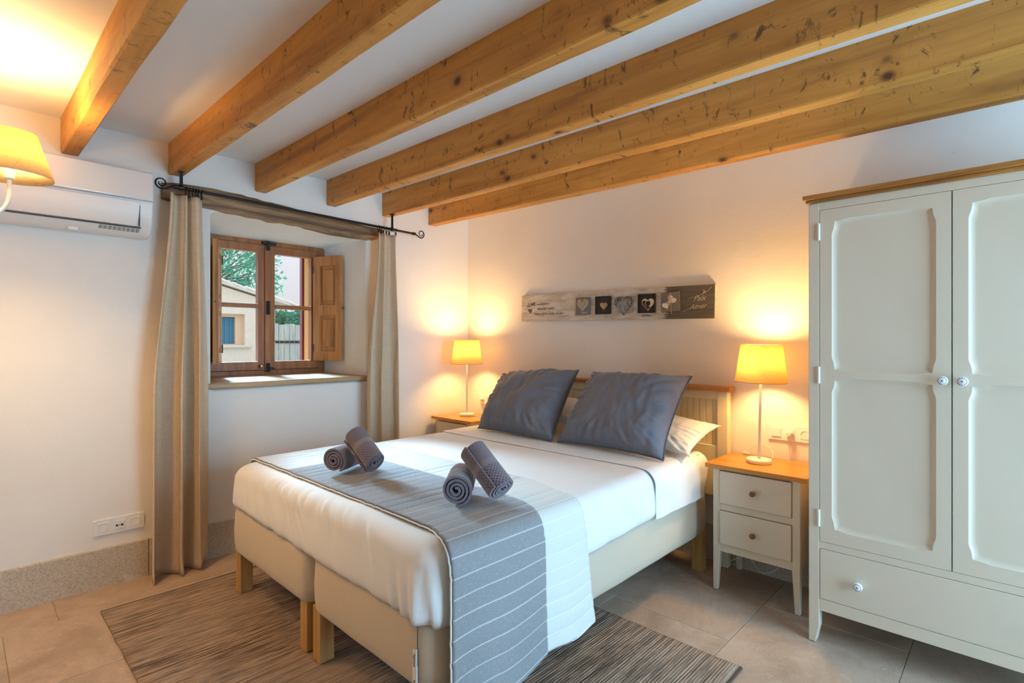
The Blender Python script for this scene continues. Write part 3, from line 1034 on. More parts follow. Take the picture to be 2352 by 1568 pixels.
for k in range(3):
    a = 2 * pi * k / 3
    d = Matrix.Rotation(a, 3, 'Z') @ dv
    R = d.length
    u = d / R
    P = []
    for t_ in (0, .15, .3, .45, .6):
        P.append(hub + u * (R - 0.10) * (t_ / .6) + Vector((0, 0, -0.085 * sin(pi * t_ / 1.0))))
    c0 = hub + u * (R - 0.10) + Vector((0, 0, 0.02))
    P2 = [Vector((hub.x, hub.y, 0)) + u * (R - 0.10 + 0.10 * sin(q)) + Vector((0, 0, 1.862 - 0.10 * cos(q))) for q in [radians(g_) for g_ in range(0, 91, 15)]]
    path = [hub + Vector((0, 0, -0.02)), hub + u * (R - 0.10) * 0.4 + Vector((0, 0, -0.075))] + P2 + [Vector((hub.x, hub.y, 0)) + d + Vector((0, 0, 1.93))]
    B().tube(path, 0.0075, 10).build('arm', MT['white_metal'], ch, smooth=True)
    c_ = Vector((hub.x + d.x, hub.y + d.y, 1.928))
    B().lathe([(0.008, -0.006), (0.016, 0.0), (0.017, 0.012), (0.013, 0.05), (0.013, 0.075)], tuple(c_), 16).build('candle_holder', MT['white_metal'], ch, smooth=True)
    sh = B().lathe([(0.133, 0), (0.082, 0.168)], (c_.x, c_.y, 1.936), 48, cap0=False, cap1=False).build('lamp_shade', MT['shade'], ch, smooth='all', solid=0.002)
    B().lathe([(0.004, 0), (0.021, 0.02), (0.024, 0.04), (0.014, 0.062), (0.001, 0.07)], (c_.x, c_.y, 2.002), 14).build('light_bulb', MT['bulb'], sh, smooth='all')
    bulb('chandelier_light', (c_.x, c_.y, 2.045), BULB_CEIL if k == 0 else BULB_CEIL * 0.5, 0.045)

# ------------------------------------------------------------------ rug
rg = empty('rug', (-1.98, 1.31, 0), label='brown streaky flatweave rug lying under the bed', cat='rug')
b = B()
N, K = 60, 40
pts = [[(lerp(-3.17, -0.792, i / N) + (0.004 * nz(j * .4, 3) if i in (0, N) else 0), lerp(0.476, 2.148, j / K) + (0.004 * nz(i * .4, 8) if j in (0, K) else 0)) for i in range(N + 1)] for j in range(K + 1)]
for j in range(K + 1):
    for i in range(N + 1):
        x, y = pts[j][i]
        b.v.append((x, y, 0.010 + 0.0012 * nz(x * 5, y * 3)))
for j in range(K):
    for i in range(N):
        a = j * (N + 1) + i
        b.f.append((a, a + 1, a + N + 2, a + N + 1))
ob = b.build('pile', MT['rug'], rg, smooth='all')
md = ob.modifiers.new('thickness', 'SOLIDIFY')
md.thickness = 0.0085
md.offset = -1
MT['binding'] = plain('dark_rug_binding', (0.085, 0.05, 0.032), 0.95)
for (xa, ya, xb, yb) in ((-3.17, .476, -3.17, 2.148), (-.792, .476, -.792, 2.148)):
    B().tube([(lerp(xa, xb, k / 20) + 0.003 * nz(k * .5, xa), lerp(ya, yb, k / 20), 0.006) for k in range(21)], 0.0055, 6).build('bound_edge', MT['binding'], rg, smooth=True)

# ------------------------------------------------------------------ bed bases
BZ0, BZ1 = 0.212, 0.452


def divan(x0, x1, label, legs_x, tagged):
    t = empty('upholstered_divan', ((x0 + x1) / 2, 1.97, 0), label=label, cat='bed base', group='upholstered single bed bases')
    ya, yb = 0.984, 2.985
    rings = []
    for z, ins in ((BZ0, 0.03), (BZ0 + 0.006, 0.012), (BZ0 + 0.022, 0.002), (BZ0 + 0.06, -0.002), (0.33, -0.004), (BZ1 - 0.03, 0), (BZ1 - 0.008, 0.006), (BZ1, 0.02)):
        ring = []
        for px, py in rring(x0, x1, ya, yb, 0.085 if tagged else 0.05, 0.05, ins):
            wv = 0.0015 * nz(px * 3, py * 3, x0)
            if z < 0.26 and not tagged and px > x1 - 0.16 and py < ya + 0.06:   # puckered corner
                wv += 0.006 * nz(px * 40, z * 10, 3)
            ring.append((px, py - wv, z + (0.0025 * nz(px * 6, py * 6, 2) if z < 0.25 else 0)))
        rings.append(ring)
    B().loft(rings).build('upholstered_box', MT['base'], t, smooth=True, angle=50)
    for lx in legs_x:
        for ly in (1.0, 2.895):
            lb = B().box(lx, lx + 0.062, ly, ly + 0.062, 0.0015 if ly > 2.2 else 0.0115, BZ0 + 0.02).build('leg', MT['leg'], t, bevel=0.003)
    if tagged:
        b = B()
        b.box(x1 - 0.062, x1 - 0.060, ya - 0.0055, ya - 0.0035, 0.30, 0.47)
        b.build('side_seam', MT['dark'], t)
        lab = B().hexa([(x1 - 0.083, ya - 0.0085, 0.205), (x1 - 0.061, ya - 0.0085, 0.205), (x1 - 0.061, ya - 0.0045, 0.205), (x1 - 0.083, ya - 0.0045, 0.205)],
                       [(x1 - 0.081, ya - 0.0085, 0.345), (x1 - 0.061, ya - 0.0085, 0.352), (x1 - 0.061, ya - 0.0045, 0.352), (x1 - 0.081, ya - 0.0045, 0.345)]).build('care_tag', MT['paper'], t, label='white care tag')
        M = Matrix.Translation((x1 - 0.076, ya - 0.0088, 0.335)) @ Matrix.Rotation(pi / 2, 4, 'X') @ Matrix.Rotation(-pi / 2, 4, 'Z')
        text_mesh('tag_lettering', 'hannun', 0.013, M, MT['ink'], lab, spacing=1.05)
        M = Matrix.Translation((x1 - 0.076, ya - 0.0088, 0.255)) @ Matrix.Rotation(pi / 2, 4, 'X') @ Matrix.Rotation(-pi / 2, 4, 'Z')
        text_mesh('tag_lettering', 'home', 0.013, M, MT['ink'], lab)
    return t


divan(-2.936, -2.098, 'taupe fabric bed base on oak legs nearest the window', (-2.930, -2.188), False)
divan(-2.083, -1.274, 'taupe fabric bed base with a white care tag at its foot corner', (-2.072, -1.345), True)

# ------------------------------------------------------------------ mattress and sheets
mt = empty('mattress', (-2.1, 2.0, BZ1), label='ivory mattress on the bed bases, bare at its side next to the drawers', cat='mattress')
rings = []
for z, ins in ((BZ1 + .001, 0.03), (BZ1 + 0.012, 0.012), (BZ1 + .05, 0.008), (0.60, 0.010), (0.64, 0.02), (0.654, 0.05), (0.657, 0.12)):
    rings.append([(px, py, z) for px, py in rring(-2.925, -1.292, 1.016, 3.035, 0.06, 0.08, ins + 0.004)])
B().loft(rings).build('cover', MT['mattress'], mt, smooth=True, angle=50)
b = B()
for z in (0.475, 0.63):
    P = [(px, py, z) for px, py in rring(-2.925, -1.292, 1.016, 3.035, 0.06, 0.08, 0.012)]
    b.tube(P + [P[0]], 0.004, 6, cap=False)
b.build('piping', MT['mattress'], mt, smooth='all')

SX0, SX1, SY0, SY1, ST = -2.945, -1.258, 0.972, 2.87, 0.672
st = empty('bed_sheet', (-2.1, 1.9, ST), label='smooth white cotton sheet drawn over the mattress and tucked at the foot', cat='sheet')
outl = dense_rrect(SX0, SX1, SY0, SY1, 0.085, 0.008)
cxm, cym = (SX0 + SX1) / 2, (SY0 + SY1) / 2


def hem(px, py):
    return lerp(hem0(px, py), ST, sstep(SY1 - 0.088, SY1 - 0.035, py))


def hem0(px, py):
    if py < SY0 + 0.03:     # foot side
        return interp(px, [(-2.94, 0.462), (-2.4, 0.452), (-2.0, 0.440), (-1.5, 0.438), (-1.38, 0.440), (-1.27, 0.432)]) + 0.006 * nz(px * 7, 2) + 0.004 * nz(px * 22, 5)
    if px > SX1 - 0.03:
        return interp(py, [(0.98, 0.42), (1.3, 0.43), (1.75, 0.428), (2.33, 0.452), (2.5, 0.445), (2.8, 0.425)]) + 0.004 * nz(py * 8, 6)
    return 0.46


rings = []
prof = []
for k in range(13):
    prof.append(('side', k / 12))
for k in range(1, 9):
    prof.append(('arc', k / 8))
for ins in (0.10, 0.13, 0.17, 0.22, 0.28, 0.36, 0.45, 0.55, 0.66, 0.76):
    prof.append(('top', ins))
RA = 0.072
idx = len(outl)
for kind_, t_ in prof:
    ring = []
    for q, (px, py) in enumerate(outl):
        hz = hem(px, py)
        zs = max(ST - RA, hz)
        if kind_ == 'side':
            z, ins = lerp(hz, zs, t_), 0.004 - 0.006 * sin(pi * t_)
            if t_ < 0.15:
                ins += 0.010 * (1 - t_ / 0.15)
        elif kind_ == 'arc':
            a = t_ * pi / 2
            z, ins = zs + (ST - zs) * sin(a), RA * (1 - cos(a)) + 0.004
        else:
            z, ins = ST, t_ * 1.0
        w0, h0 = (SX1 - SX0) / 2, (SY1 - SY0) / 2
        fx, fy = (w0 - min(ins, w0 * .985)) / w0, (h0 - min(ins, h0 * .985)) / h0
        x, y = cxm + (px - cxm) * fx, cym + (py - cym) * fy
        if kind_ == 'top':
            z += 0.0035 * nz(x * 3.2, y * 2.4, 1) + 0.0016 * nz(x * 11, y * 6, 5) * sstep(0.1, 0.2, ins)
        if kind_ != 'top':
            foot = py < SY0 + 0.09
            # pull folds: gathered along the foot edge and deep folds at the foot corner
            e = 1 - abs(2 * (t_ if kind_ == 'side' else 1) - 1) * 0.3
            amp = 0.0032
            if foot:
                g_ = 0.5 + 0.5 * nz(px * 2.2, 4)
                mid_ = sstep(-2.75, -2.45, px) * (1 - sstep(-1.65, -1.45, px))
                rip = nz(px * 30 + z * 22, z * 7, 3) * 0.012 * mid_ * (1 if kind_ == 'arc' or t_ > 0.72 else 0.35)
                dia = nz(px * 13 + z * 9, z * 2.5, 9) * 0.0075 * (1 - sstep(-2.5, -2.1, px))
                crn = sin((px + 1.26) * 95 + z * 16) * 0.011 * sstep(-1.55, -1.36, px) * (1 - t_ * (0.75 if kind_ == 'side' else 1))
                soft = nz(px * 4, z * 5, 7) * 0.007
                y -= 0.010 * (1 - t_ if kind_ == 'side' else 0) * (1 + 1.3 * sstep(-1.42, -1.34, px)) + rip + dia + crn * (1 if kind_ == 'side' else 0) + soft
            elif px > SX1 - 0.09:
                y_f = 0.008 * (1 - t_ if kind_ == 'side' else 0) + nz(py * 6 + z * 6, z * 4, 2) * 0.006 + nz(py * 20, z * 5, 8) * 0.0022
                crn = 0.006 * (1 - sstep(1.0, 1.12, py)) * (1 - t_) + sin((py - .97) * 95 - z * 12) * 0.006 * (1 - sstep(1.0, 1.12, py)) * (1 - t_) * (1 if kind_ == 'side' else 0)
                x += y_f + crn
            else:
                x -= 0.004 * nz(py * 5, z * 4)
        ring.append((x, y, z))
    rings.append(ring)
B().loft(rings, cap0=False, cap1=True).build('cloth', MT['sheet'], st, smooth='all', solid=0.002)


def strip_profile(x_end0, zdrop0, x_edge, zbot, top_z, r, step=0.012, out=0.0, flare=0.0):
    """section across the bed: from the window side over the top and down the drawer side; returns [(x, z, nx, nz, s)]"""
    P = []
    # window-side short drop
    P.append((x_end0, zdrop0))
    k = 6
    for i in range(k + 1):
        a = pi - (pi / 2) * i / k
        P.append((x_end0 + r + r * cos(a), top_z - r + r * sin(a)))
    x = x_end0 + r
    while x < x_edge - r - step:
        x += step
        P.append((x, top_z))
    for i in range(10):
        a = pi / 2 - (pi / 2) * i / 9
        P.append((x_edge - r + r * cos(a), top_z - r + r * sin(a)))
    z = top_z - r
    while z > zbot + step:
        z -= step
        P.append((x_edge + flare * ((top_z - r - z) / (top_z - zbot)) ** 1.5, z))
    P.append((x_edge + flare, zbot))
    out_, s_ = [], 0
    for i, p in enumerate(P):
        if i:
            s_ += hypot(p[0] - P[i - 1][0], p[1] - P[i - 1][1])
        a, c = P[max(0, i - 1)], P[min(len(P) - 1, i + 1)]
        tx_, tz_ = c[0] - a[0], c[1] - a[1]
        L = hypot(tx_, tz_) or 1
        out_.append((p[0], p[1], -tz_ / L, tx_ / L, s_))
    return out_


def strip(name, mat, parent, prof, ya, yb, ny, disp, edge_a=None, edge_b=None, thick=0.003, bot=None):
    b = B()
    n = len(prof)
    for j in range(ny + 1):
        t_ = j / ny
        for (x, z, nx, nz_, s_) in prof:
            y0_ = ya + (edge_a(x, z, s_) if edge_a else 0)
            y1_ = yb + (edge_b(x, z, s_) if edge_b else 0)
            y = lerp(y0_, y1_, t_)
            d = disp(x, y, z, s_, t_)
            zz = z + nz_ * d
            if bot and z < 0.6 and x > -1.5:
                zz += bot(t_) * (0.6 - z) / 0.45
            b.v.append((x + nx * d, y, zz))
            b.uv[len(b.v) - 1] = (s_, y - ya)
    for j in range(ny):
        for i in range(n - 1):
            a = j * n + i
            b.f.append((a, a + 1, a + n + 1, a + n))
    return b.build(name, mat, parent, smooth='all', solid=thick)


# turned-down upper sheet
fold_prof = strip_profile(-2.955, 0.52, -1.248, 0.448, ST + 0.0045, 0.072)


def fold_disp(x, y, z, s_, t_):
    return 0.0005 + 0.0016 * sstep(0, .1, t_) + 0.0025 * nz(x * 5, y * 14, 3) * sstep(0, .15, t_) + (0.006 * nz(y * 14, z * 4, 6) + 0.008 * sstep(0.5, 0.9, t_) * nz(y * 9, z * 2.5, 2) if x > -1.33 else 0)


strip('turned_down_edge', MT['sheet'], st, fold_prof, 2.325, 2.895, 44, fold_disp, edge_a=lambda x, z, s_: 0.008 * nz(x * 3, 4) - 0.02 * sstep(-1.4, -1.25, x) + (0.03 * (0.6 - z) if z < 0.6 and x > -1.4 else 0), thick=0.002,
      edge_b=lambda x, z, s_: (-0.05 * (0.62 - z) / 0.17 if z < 0.62 and x > -1.4 else 0))

# bed runner: grey half towards the foot, cream half towards the pillows
rn = empty('bed_runner', (-2.1, 1.42, ST), label='grey and cream pleated bed runner hanging down the side of the bed', cat='bed runner')
run_prof = strip_profile(-2.965, 0.60, -1.235, 0.165, ST + 0.0125, 0.070, flare=0.012)


def pleat(s_):
    f = abs((s_ / 0.058) % 1.0 - 0.5)
    return -0.0032 * sstep(0.38, 0.5, f)


def run_disp(x, y, z, s_, t_):
    d = 0.002 + pleat(s_) + 0.0022 * nz(x * 9, y * 5, 2) + 0.0012 * nz(s_ * 18, y * 16, 4)
    if z < 0.60 and x > -1.4:
        d += (0.6 - z) * (0.020 * sin(y * 17 + 0.6) + 0.012 * nz(y * 9, z * 3, 1)) + 0.006
    return d


def run_foot(x, z, s_):
    return 0.010 * nz(x * 2.2, 1) + 0.004 * nz(x * 9, 6) + (-0.058 * sstep(-1.42, -1.22, x) if z > 0.6 else -0.058 + 0.045 * (0.6 - z) * 0)


def run_seam(x, z, s_):
    return (0.004 * nz(x * 4, 9) - 0.012 * sstep(-1.6, -1.3, x)) + (-0.045 if z < 0.60 and x > -1.4 else -0.045 * sstep(-1.40, -1.24, x))


def run_head(x, z, s_):
    return 0.006 * nz(x * 3, 5) - 0.06 * sstep(-1.6, -1.27, x) + (0.07 * (0.62 - z) / 0.45 if z < 0.62 and x > -1.4 else 0)


strip('grey_band', MT['run_grey'], rn, run_prof, 1.085, 1.516, 34, run_disp, run_foot, run_seam, bot=lambda t_: -0.035 * (1 - t_) + 0.02 * sin(t_ * 7), thick=0.004)
run_prof2 = strip_profile(-2.964, 0.60, -1.236, 0.168, ST + 0.012, 0.070, flare=0.010)
strip('cream_band', MT['run_cream'], rn, run_prof2, 1.514, 1.762, 22, run_disp, run_seam, run_head, bot=lambda t_: 0.012 * sin(t_ * 6 + 1), thick=0.004)
b = B()
P = []
for (x, z, nx, nz_, s_) in run_prof[3:]:
    y = 1.085 + run_foot(x, z, s_) - 0.001
    d = run_disp(x, y, z, s_, 0)
    zz = z + nz_ * d + ((-0.035) * (0.6 - z) / 0.45 if z < 0.6 and x > -1.5 else 0)
    P.append((x + nx * d, y, zz))
b.tube(P, 0.0032, 6)
b.build('edge_trim', fabric('brown_edge_trim', (0.16, 0.115, 0.10)), rn, smooth=True)
b = B()
b.tube([(p[0] - 0.001, p[1] - 0.005, p[2] - 0.004) for p in P], 0.003, 6)
b.build('backing_edge', fabric('white_runner_backing', (0.80, 0.78, 0.74)), rn, smooth=True)


# ------------------------------------------------------------------ pillows and cushions
def cushion(name, label, cat, group, c4, T, mat, pip=None, seed=0.0, flat_back=0.9, k_in=0.10, wr=0.007, n=64, p=2.6, lean=1.0, ears=0.02):
    bl_, br_, tr_, tl_ = [Vector(q) for q in c4]
    ctr = (bl_ + br_ + tr_ + tl_) / 4
    nrm = (br_ - bl_).cross(tl_ - bl_).normalized()
    t = empty(name, tuple((bl_ + br_) / 2), label=label, cat=cat, group=group)

    def pt(u, v, sgn):
        U, V = 2 * u - 1, 2 * v - 1
        uu = 0.5 + 0.5 * U * (1 - k_in * (1 - V * V) * abs(U) ** 3)
        vv = 0.5 + 0.5 * V * (1 - k_in * (1 - U * U) * abs(V) ** 3)
        base = bl_.lerp(br_, uu).lerp(tl_.lerp(tr_, uu), vv)
        prof_ = (max(0, 1 - abs(U) ** p) * max(0, 1 - abs(V) ** p)) ** 0.55
        rim = max(abs(U), abs(V))
        ang = atan2(V, U)
        wz = nz(ang * 9 + seed, rim * 1.2, seed) * wr * sstep(0.35, 0.8, rim) * (1 - sstep(0.93, 1.0, rim))
        wz += nz(U * 2.2 + seed, V * 2.2, seed + 3) * wr * 1.3 * (1 - rim ** 4)
        wz += nz(U * 10 + seed, V * 3.5, seed + 7) * wr * 0.5 * (1 - rim ** 6)
        eb = math.exp(-5.5 * (1 - abs(V))) * (1 - abs(V) ** 12)
        es = math.exp(-5.5 * (1 - abs(U))) * (1 - abs(U) ** 12)
        wz += wr * 1.5 * (nz(U * 11 + seed * 3, V * 1.5, 2) * eb + nz(V * 11 + seed * 5, U * 1.5, 4) * es)
        d = T * prof_ * (1.0 if sgn > 0 else flat_back) + wz
        q = base + nrm * sgn * d
        q += (base - ctr).normalized() * ears * (abs(U * V)) ** 5
        return q
    b = B()
    top_i = {}
    for sgn in (1, -1):
        for j in range(n + 1):
            for i in range(n + 1):
                edge = i in (0, n) or j in (0, n)
                if sgn < 0 and edge:
                    top_i[(sgn, i, j)] = top_i[(1, i, j)]
                    continue
                b.v.append(tuple(pt(i / n, j / n, sgn)))
                top_i[(sgn, i, j)] = len(b.v) - 1
        for j in range(n):
            for i in range(n):
                f = (top_i[(sgn, i, j)], top_i[(sgn, i + 1, j)], top_i[(sgn, i + 1, j + 1)], top_i[(sgn, i, j + 1)])
                b.f.append(f if sgn > 0 else f[::-1])
    b.build('cover', mat, t, smooth='all')
    if pip:
        P = [pt(i / n, 0, 1) for i in range(n)] + [pt(1, j / n, 1) for j in range(n)] + [pt(1 - i / n, 1, 1) for i in range(n)] + [pt(0, 1 - j / n, 1) for j in range(n + 1)]
        B().tube(P, 0.0048, 7, cap=False).build('piping', pip, t, smooth='all')
    return t


PZ = ST + 0.012
cushion('pillow', 'white pillow lying behind the velvet cushion near the drawers', 'pillow', 'white bed pillows', [(-1.86, 2.76, PZ + .07), (-1.250, 2.645, PZ + .02), (-1.214, 2.955, PZ + .142), (-1.84, 3.0, PZ + .19)], 0.056, MT['pillow'], seed=2.2, k_in=0.06, wr=0.008)
cushion('pillow', 'white pillow seen in the gap between the two velvet cushions', 'pillow', 'white bed pillows', [(-2.76, 2.76, PZ + .07), (-1.98, 2.76, PZ + .07), (-1.93, 3.0, PZ + .205), (-2.74, 3.0, PZ + .205)], 0.056, MT['pillow'], seed=8.2, k_in=0.06, wr=0.008)
cushion('velvet_cushion', 'large slate velvet cushion with piping, closest to the corner lamp', 'cushion', 'slate velvet cushions', [(-2.735, 2.535, PZ + .012), (-2.062, 2.515, PZ + .012), (-2.120, 2.86, 1.105), (-2.775, 2.84, 1.050)], 0.125, MT['velvet'], MT['piping'], seed=1.0, k_in=0.02, wr=0.017, p=3.8, ears=0.008, flat_back=0.25)
cushion('velvet_cushion', 'large slate velvet cushion with piping, closest to the wardrobe', 'cushion', 'slate velvet cushions', [(-2.012, 2.53, PZ + .012), (-1.326, 2.51, PZ + .012), (-1.330, 2.84, 1.095), (-1.985, 2.855, 1.092)], 0.125, MT['velvet'], MT['piping'], seed=5.0, k_in=0.045, wr=0.016, p=3.8, ears=0.016, flat_back=0.25)


# ------------------------------------------------------------------ rolled towels
def towel(label, a, c, R, seed, twist=0.0):
    """roll with axis from a to c (both points on the axis)"""
    a, c = Vector(a), Vector(c)
    ax = c - a
    L = ax.length
    rot = ax.to_track_quat('Z', 'Y').to_matrix() @ Matrix.Rotation(twist, 3, 'Z')
    t = empty('rolled_towel', tuple(a), rot, label=label, cat='towel', group='rolled mauve towels')
    turns, th = 3.6, 0.0105
    r0 = 0.008
    N = 150
    pitch = (R - r0 - th / 2) / turns
    b = B()
    NZ = 14
    arc = 0
    prev = None
    ring_uv = []
    for k in range(N + 1):
        an = 2 * pi * turns * k / N
        r = r0 + pitch * an / (2 * pi)
        wob = 1 + 0.05 * nz(an * 0.6, seed) * (1 - k / N * .5)
        p = (r * wob * cos(an), r * wob * sin(an) * 0.95)
        if prev:
            arc += hypot(p[0] - prev[0], p[1] - prev[1])
        prev = p
        ring_uv.append((p, an, arc))
    n_h = th * 0.86 / 2
    rows = []
    for k, (p, an, s_) in enumerate(ring_uv):
        loop = []
        n_ = Vector((cos(an), sin(an)))
        for j in range(NZ + 1):
            zz = L * j / NZ
            endoff = 0.004 * nz(s_ * 9, j == 0, seed) - (0.012 * (1 - k / N) * (1 if j == 0 else -1) * 0.4 if j in (0, NZ) else 0)
            loop.append((p[0] + n_.x * n_h, p[1] + n_.y * n_h, zz + (endoff if j in (0, NZ) else 0), s_, zz))
        for j in range(NZ, -1, -1):
            zz = L * j / NZ
            endoff = 0.004 * nz(s_ * 9, j == 0, seed) - (0.012 * (1 - k / N) * (1 if j == 0 else -1) * 0.4 if j in (0, NZ) else 0)
            loop.append((p[0] - n_.x * n_h, p[1] - n_.y * n_h, zz + (endoff if j in (0, NZ) else 0), s_, zz))
        rows.append(loop)
    for loop in rows:
        for q in loop:
            b.v.append(q[:3])
            b.uv[len(b.v) - 1] = (q[3], q[4])
    m_ = len(rows[0])
    for k in range(N):
        for j in range(m_):
            a_, b_ = k * m_ + j, k * m_ + (j + 1) % m_
            b.f.append((a_, b_, b_ + m_, a_ + m_))
    b.f.append(tuple(range(m_ - 1, -1, -1)))
    b.f.append(tuple(range(N * m_, (N + 1) * m_)))
    b.build('roll', MT['towel'], t, smooth=True, angle=50, local=True)
    # loose flap end of the cloth on the outside
    return t


RT = 0.063
TZ = ST + 0.020 + RT
towel('mauve rolled towel lying flat on the pale end of the runner', (-2.271, 1.195, TZ), (-2.366, 1.371, TZ), RT, 1.0, 0.4)
towel('mauve rolled towel leaning on the flat roll nearest the window', (-2.088, 1.294, TZ + 0.002), (-2.247, 1.289, TZ + 0.108), RT * 0.93, 2.0, 2.0)
towel('mauve rolled towel lying flat on the runner, spiral end facing the foot', (-1.484, 1.262, TZ), (-1.622, 1.407, TZ), RT, 3.0, 1.0)
towel('mauve rolled towel tilted against the flat roll nearest the drawers', (-1.372, 1.388, TZ + 0.002), (-1.535, 1.392, TZ + 0.122), RT * 0.95, 4.0, 3.0)


# ------------------------------------------------------------------ headboard
hb = empty('headboard', (-2.08, 3.07, 0), label='ivory slatted headboard with a brown pine cap rail behind the pillows', cat='headboard')
HX0, HX1 = -2.965, -1.197
B().box(HX0 - 0.02, HX1 + 0.02, 3.025, 3.108, 1.014, 1.040).build('cap_rail', MT['rail'], hb, bevel=0.006, seg=3)
for xa in (HX0, HX1 - 0.062):
    B().box(xa, xa + 0.062, 3.045, 3.10, 0.0015, 1.014).build('post', MT['ivory'], hb, bevel=0.004)
B().box(HX0 + 0.062, HX1 - 0.062, 3.052, 3.09, 0.962, 1.014).build('top_rail', MT['ivory'], hb, bevel=0.003)
B().box(HX0 + 0.062, HX1 - 0.062, 3.052, 3.09, 0.40, 0.694).build('lower_rail', MT['ivory'], hb, bevel=0.003)
x = HX0 + 0.062
wd = 0.0392
while x < HX1 - 0.063:
    x1 = min(x + wd, HX1 - 0.062)
    B().box(x + 0.0006, x1 - 0.0006, 3.066, 3.082, 0.69, 0.966).build('slat', MT['ivory'], hb, bevel=0.0025, seg=1)
    x = x1


# ------------------------------------------------------------------ nightstands
def nightstand(x0, y0, ztop, label):
    """x0: top's window-side edge, y0: top's front edge"""
    W, D = 0.490, 0.375
    s = ztop / 0.66
    t = empty('nightstand', (x0 + W / 2, y0 + D / 2, 0), label=label, cat='nightstand', group='cream bedside nightstands')
    Z = lambda z: z * s
    B().box(x0, x0 + W, y0, y0 + D, Z(0.6365), ztop).build('wooden_top', MT['top'], t, bevel=0.004, seg=3)
    fx0, fx1 = x0 + 0.037, x0 + W - 0.035
    fy0, fy1 = y0 + 0.018, y0 + D - 0.012
    lw = 0.036
    for xa, yo in ((fx0, fy0), (fx1 - lw, fy0), (fx0, fy1 - lw), (fx1 - lw, fy1 - lw)):
        inner = 1 if xa == fx0 else -1
        xo = xa if inner > 0 else xa + lw
        b = B()
        lo = []
        for z, wd_ in ((0.002, 0.024), (Z(0.205), lw), (Z(0.6365), lw)):
            xb = xo + inner * wd_
            xx0, xx1 = min(xo, xb), max(xo, xb)
            yy1 = yo + (wd_ if yo == fy0 else lw)
            yy0 = yo if yo == fy0 else yo + lw - wd_
            lo.append([(xx0, yy0, z), (xx1, yy0, z), (xx1, yy1, z), (xx0, yy1, z)])
        b.loft(lo)
        b.build('leg', MT['paint'], t, bevel=0.003)
    ix0, ix1 = fx0 + lw, fx1 - lw
    for z0_, z1_ in ((0.205, 0.246), (0.421, 0.456), (0.629, 0.6365)):
        B().box(ix0 - .001, ix1 + .001, fy0 + 0.004, fy0 + 0.022, Z(z0_), Z(z1_)).build('rail', MT['paint'], t, bevel=0.002)
    for xa in (fx0 + 0.008, fx1 - 0.022):
        B().box(xa, xa + 0.014, fy0 + lw - 0.001, fy1 - lw + 0.001, Z(0.205), Z(0.6365)).build('side_panel', MT['paint'], t, bevel=0.002)
    B().box(ix0, ix1, fy1 - 0.02, fy1 - 0.01, Z(0.205), Z(0.6365)).build('back_panel', MT['paint'], t)
    for z0_, z1_ in ((0.247, 0.420), (0.457, 0.628)):
        d = B().box(ix0 + 0.0015, ix1 - 0.0015, fy0 - 0.008, fy0 + 0.012, Z(z0_) + .001, Z(z1_) - .001).build('drawer', MT['paint'], t, bevel=0.004, seg=3)
        B().lathe([(0.006, 0), (0.006, 0.010), (0.0125, 0.016), (0.0145, 0.022), (0.013, 0.027), (0.006, 0.030)], n=18, M=Matrix.Translation(((ix0 + ix1) / 2, fy0 - 0.008, Z((z0_ + z1_) / 2))) @ Matrix.Rotation(pi / 2, 4, 'X')).build('knob', MT['knob'], d, smooth=True, label='brown turned wooden knob')
    return t


nightstand(-1.195, 2.733, 0.660, 'cream nightstand with two drawers standing between bed and wardrobe')
nightstand(-3.487, 2.695, 0.690, 'cream nightstand in the corner, mostly hidden behind the bed')


# ------------------------------------------------------------------ table lamps
def table_lamp(x, y, z, label, tilt=0.0, cord=None):
    rot = Matrix.Rotation(tilt, 3, 'Y')
    t = empty('table_lamp', (x, y, z), rot, label=label, cat='lamp', group='bedside table lamps')
    B().lathe([(0.060, 0.001), (0.0625, 0.004), (0.0625, 0.017), (0.060, 0.021), (0.01, 0.0225)], n=40).build('base', MT['white_metal'], t, smooth=True, local=True, angle=30)
    B().lathe([(0.0085, 0.021), (0.0065, 0.10), (0.0065, 0.40), (0.009, 0.455)], n=14).build('pole', MT['white_metal'], t, smooth=True, local=True)
    B().lathe([(0.012, 0.45), (0.015, 0.455), (0.015, 0.495), (0.010, 0.505)], n=16).build('bulb_socket', MT['white_metal'], t, smooth=True, local=True)
    sh = B().lathe([(0.1265, 0.427), (0.1005, 0.622)], n=56, cap0=False, cap1=False).build('lamp_shade', MT['shade'], t, smooth='all', local=True, solid=0.0018)
    for r, h_ in ((0.1265, 0.427), (0.1005, 0.622)):
        P = [(r * cos(2 * pi * k / 40), r * sin(2 * pi * k / 40), h_) for k in range(41)]
        B().tube(P, 0.0016, 6, cap=False).build('shade_ring', MT['twine'], sh, local=True)
    b = B()
    for k in range(3):
        a = 2 * pi * k / 3 + .5
        b.tube([(0.016 * cos(a), 0.016 * sin(a), 0.47), (0.125 * cos(a), 0.125 * sin(a), 0.43)], 0.0013, 5)
    b.build('shade_carrier', MT['white_metal'], sh, local=True)
    B().lathe([(0.010, 0.50), (0.016, 0.52), (0.026, 0.55), (0.028, 0.57), (0.018, 0.592), (0.002, 0.60)], n=16).build('light_bulb', MT['bulb'], t, smooth='all', local=True)
    M = ROOT[t.name]
    bulb('bedside_light', tuple(M @ Vector((0, 0, 0.555))), BULB_BED, 0.055)
    if cord:
        b = B()
        b.tube(cord, 0.0022, 6)
        b.build('cord', MT['cable'], t, smooth=True)
    return t


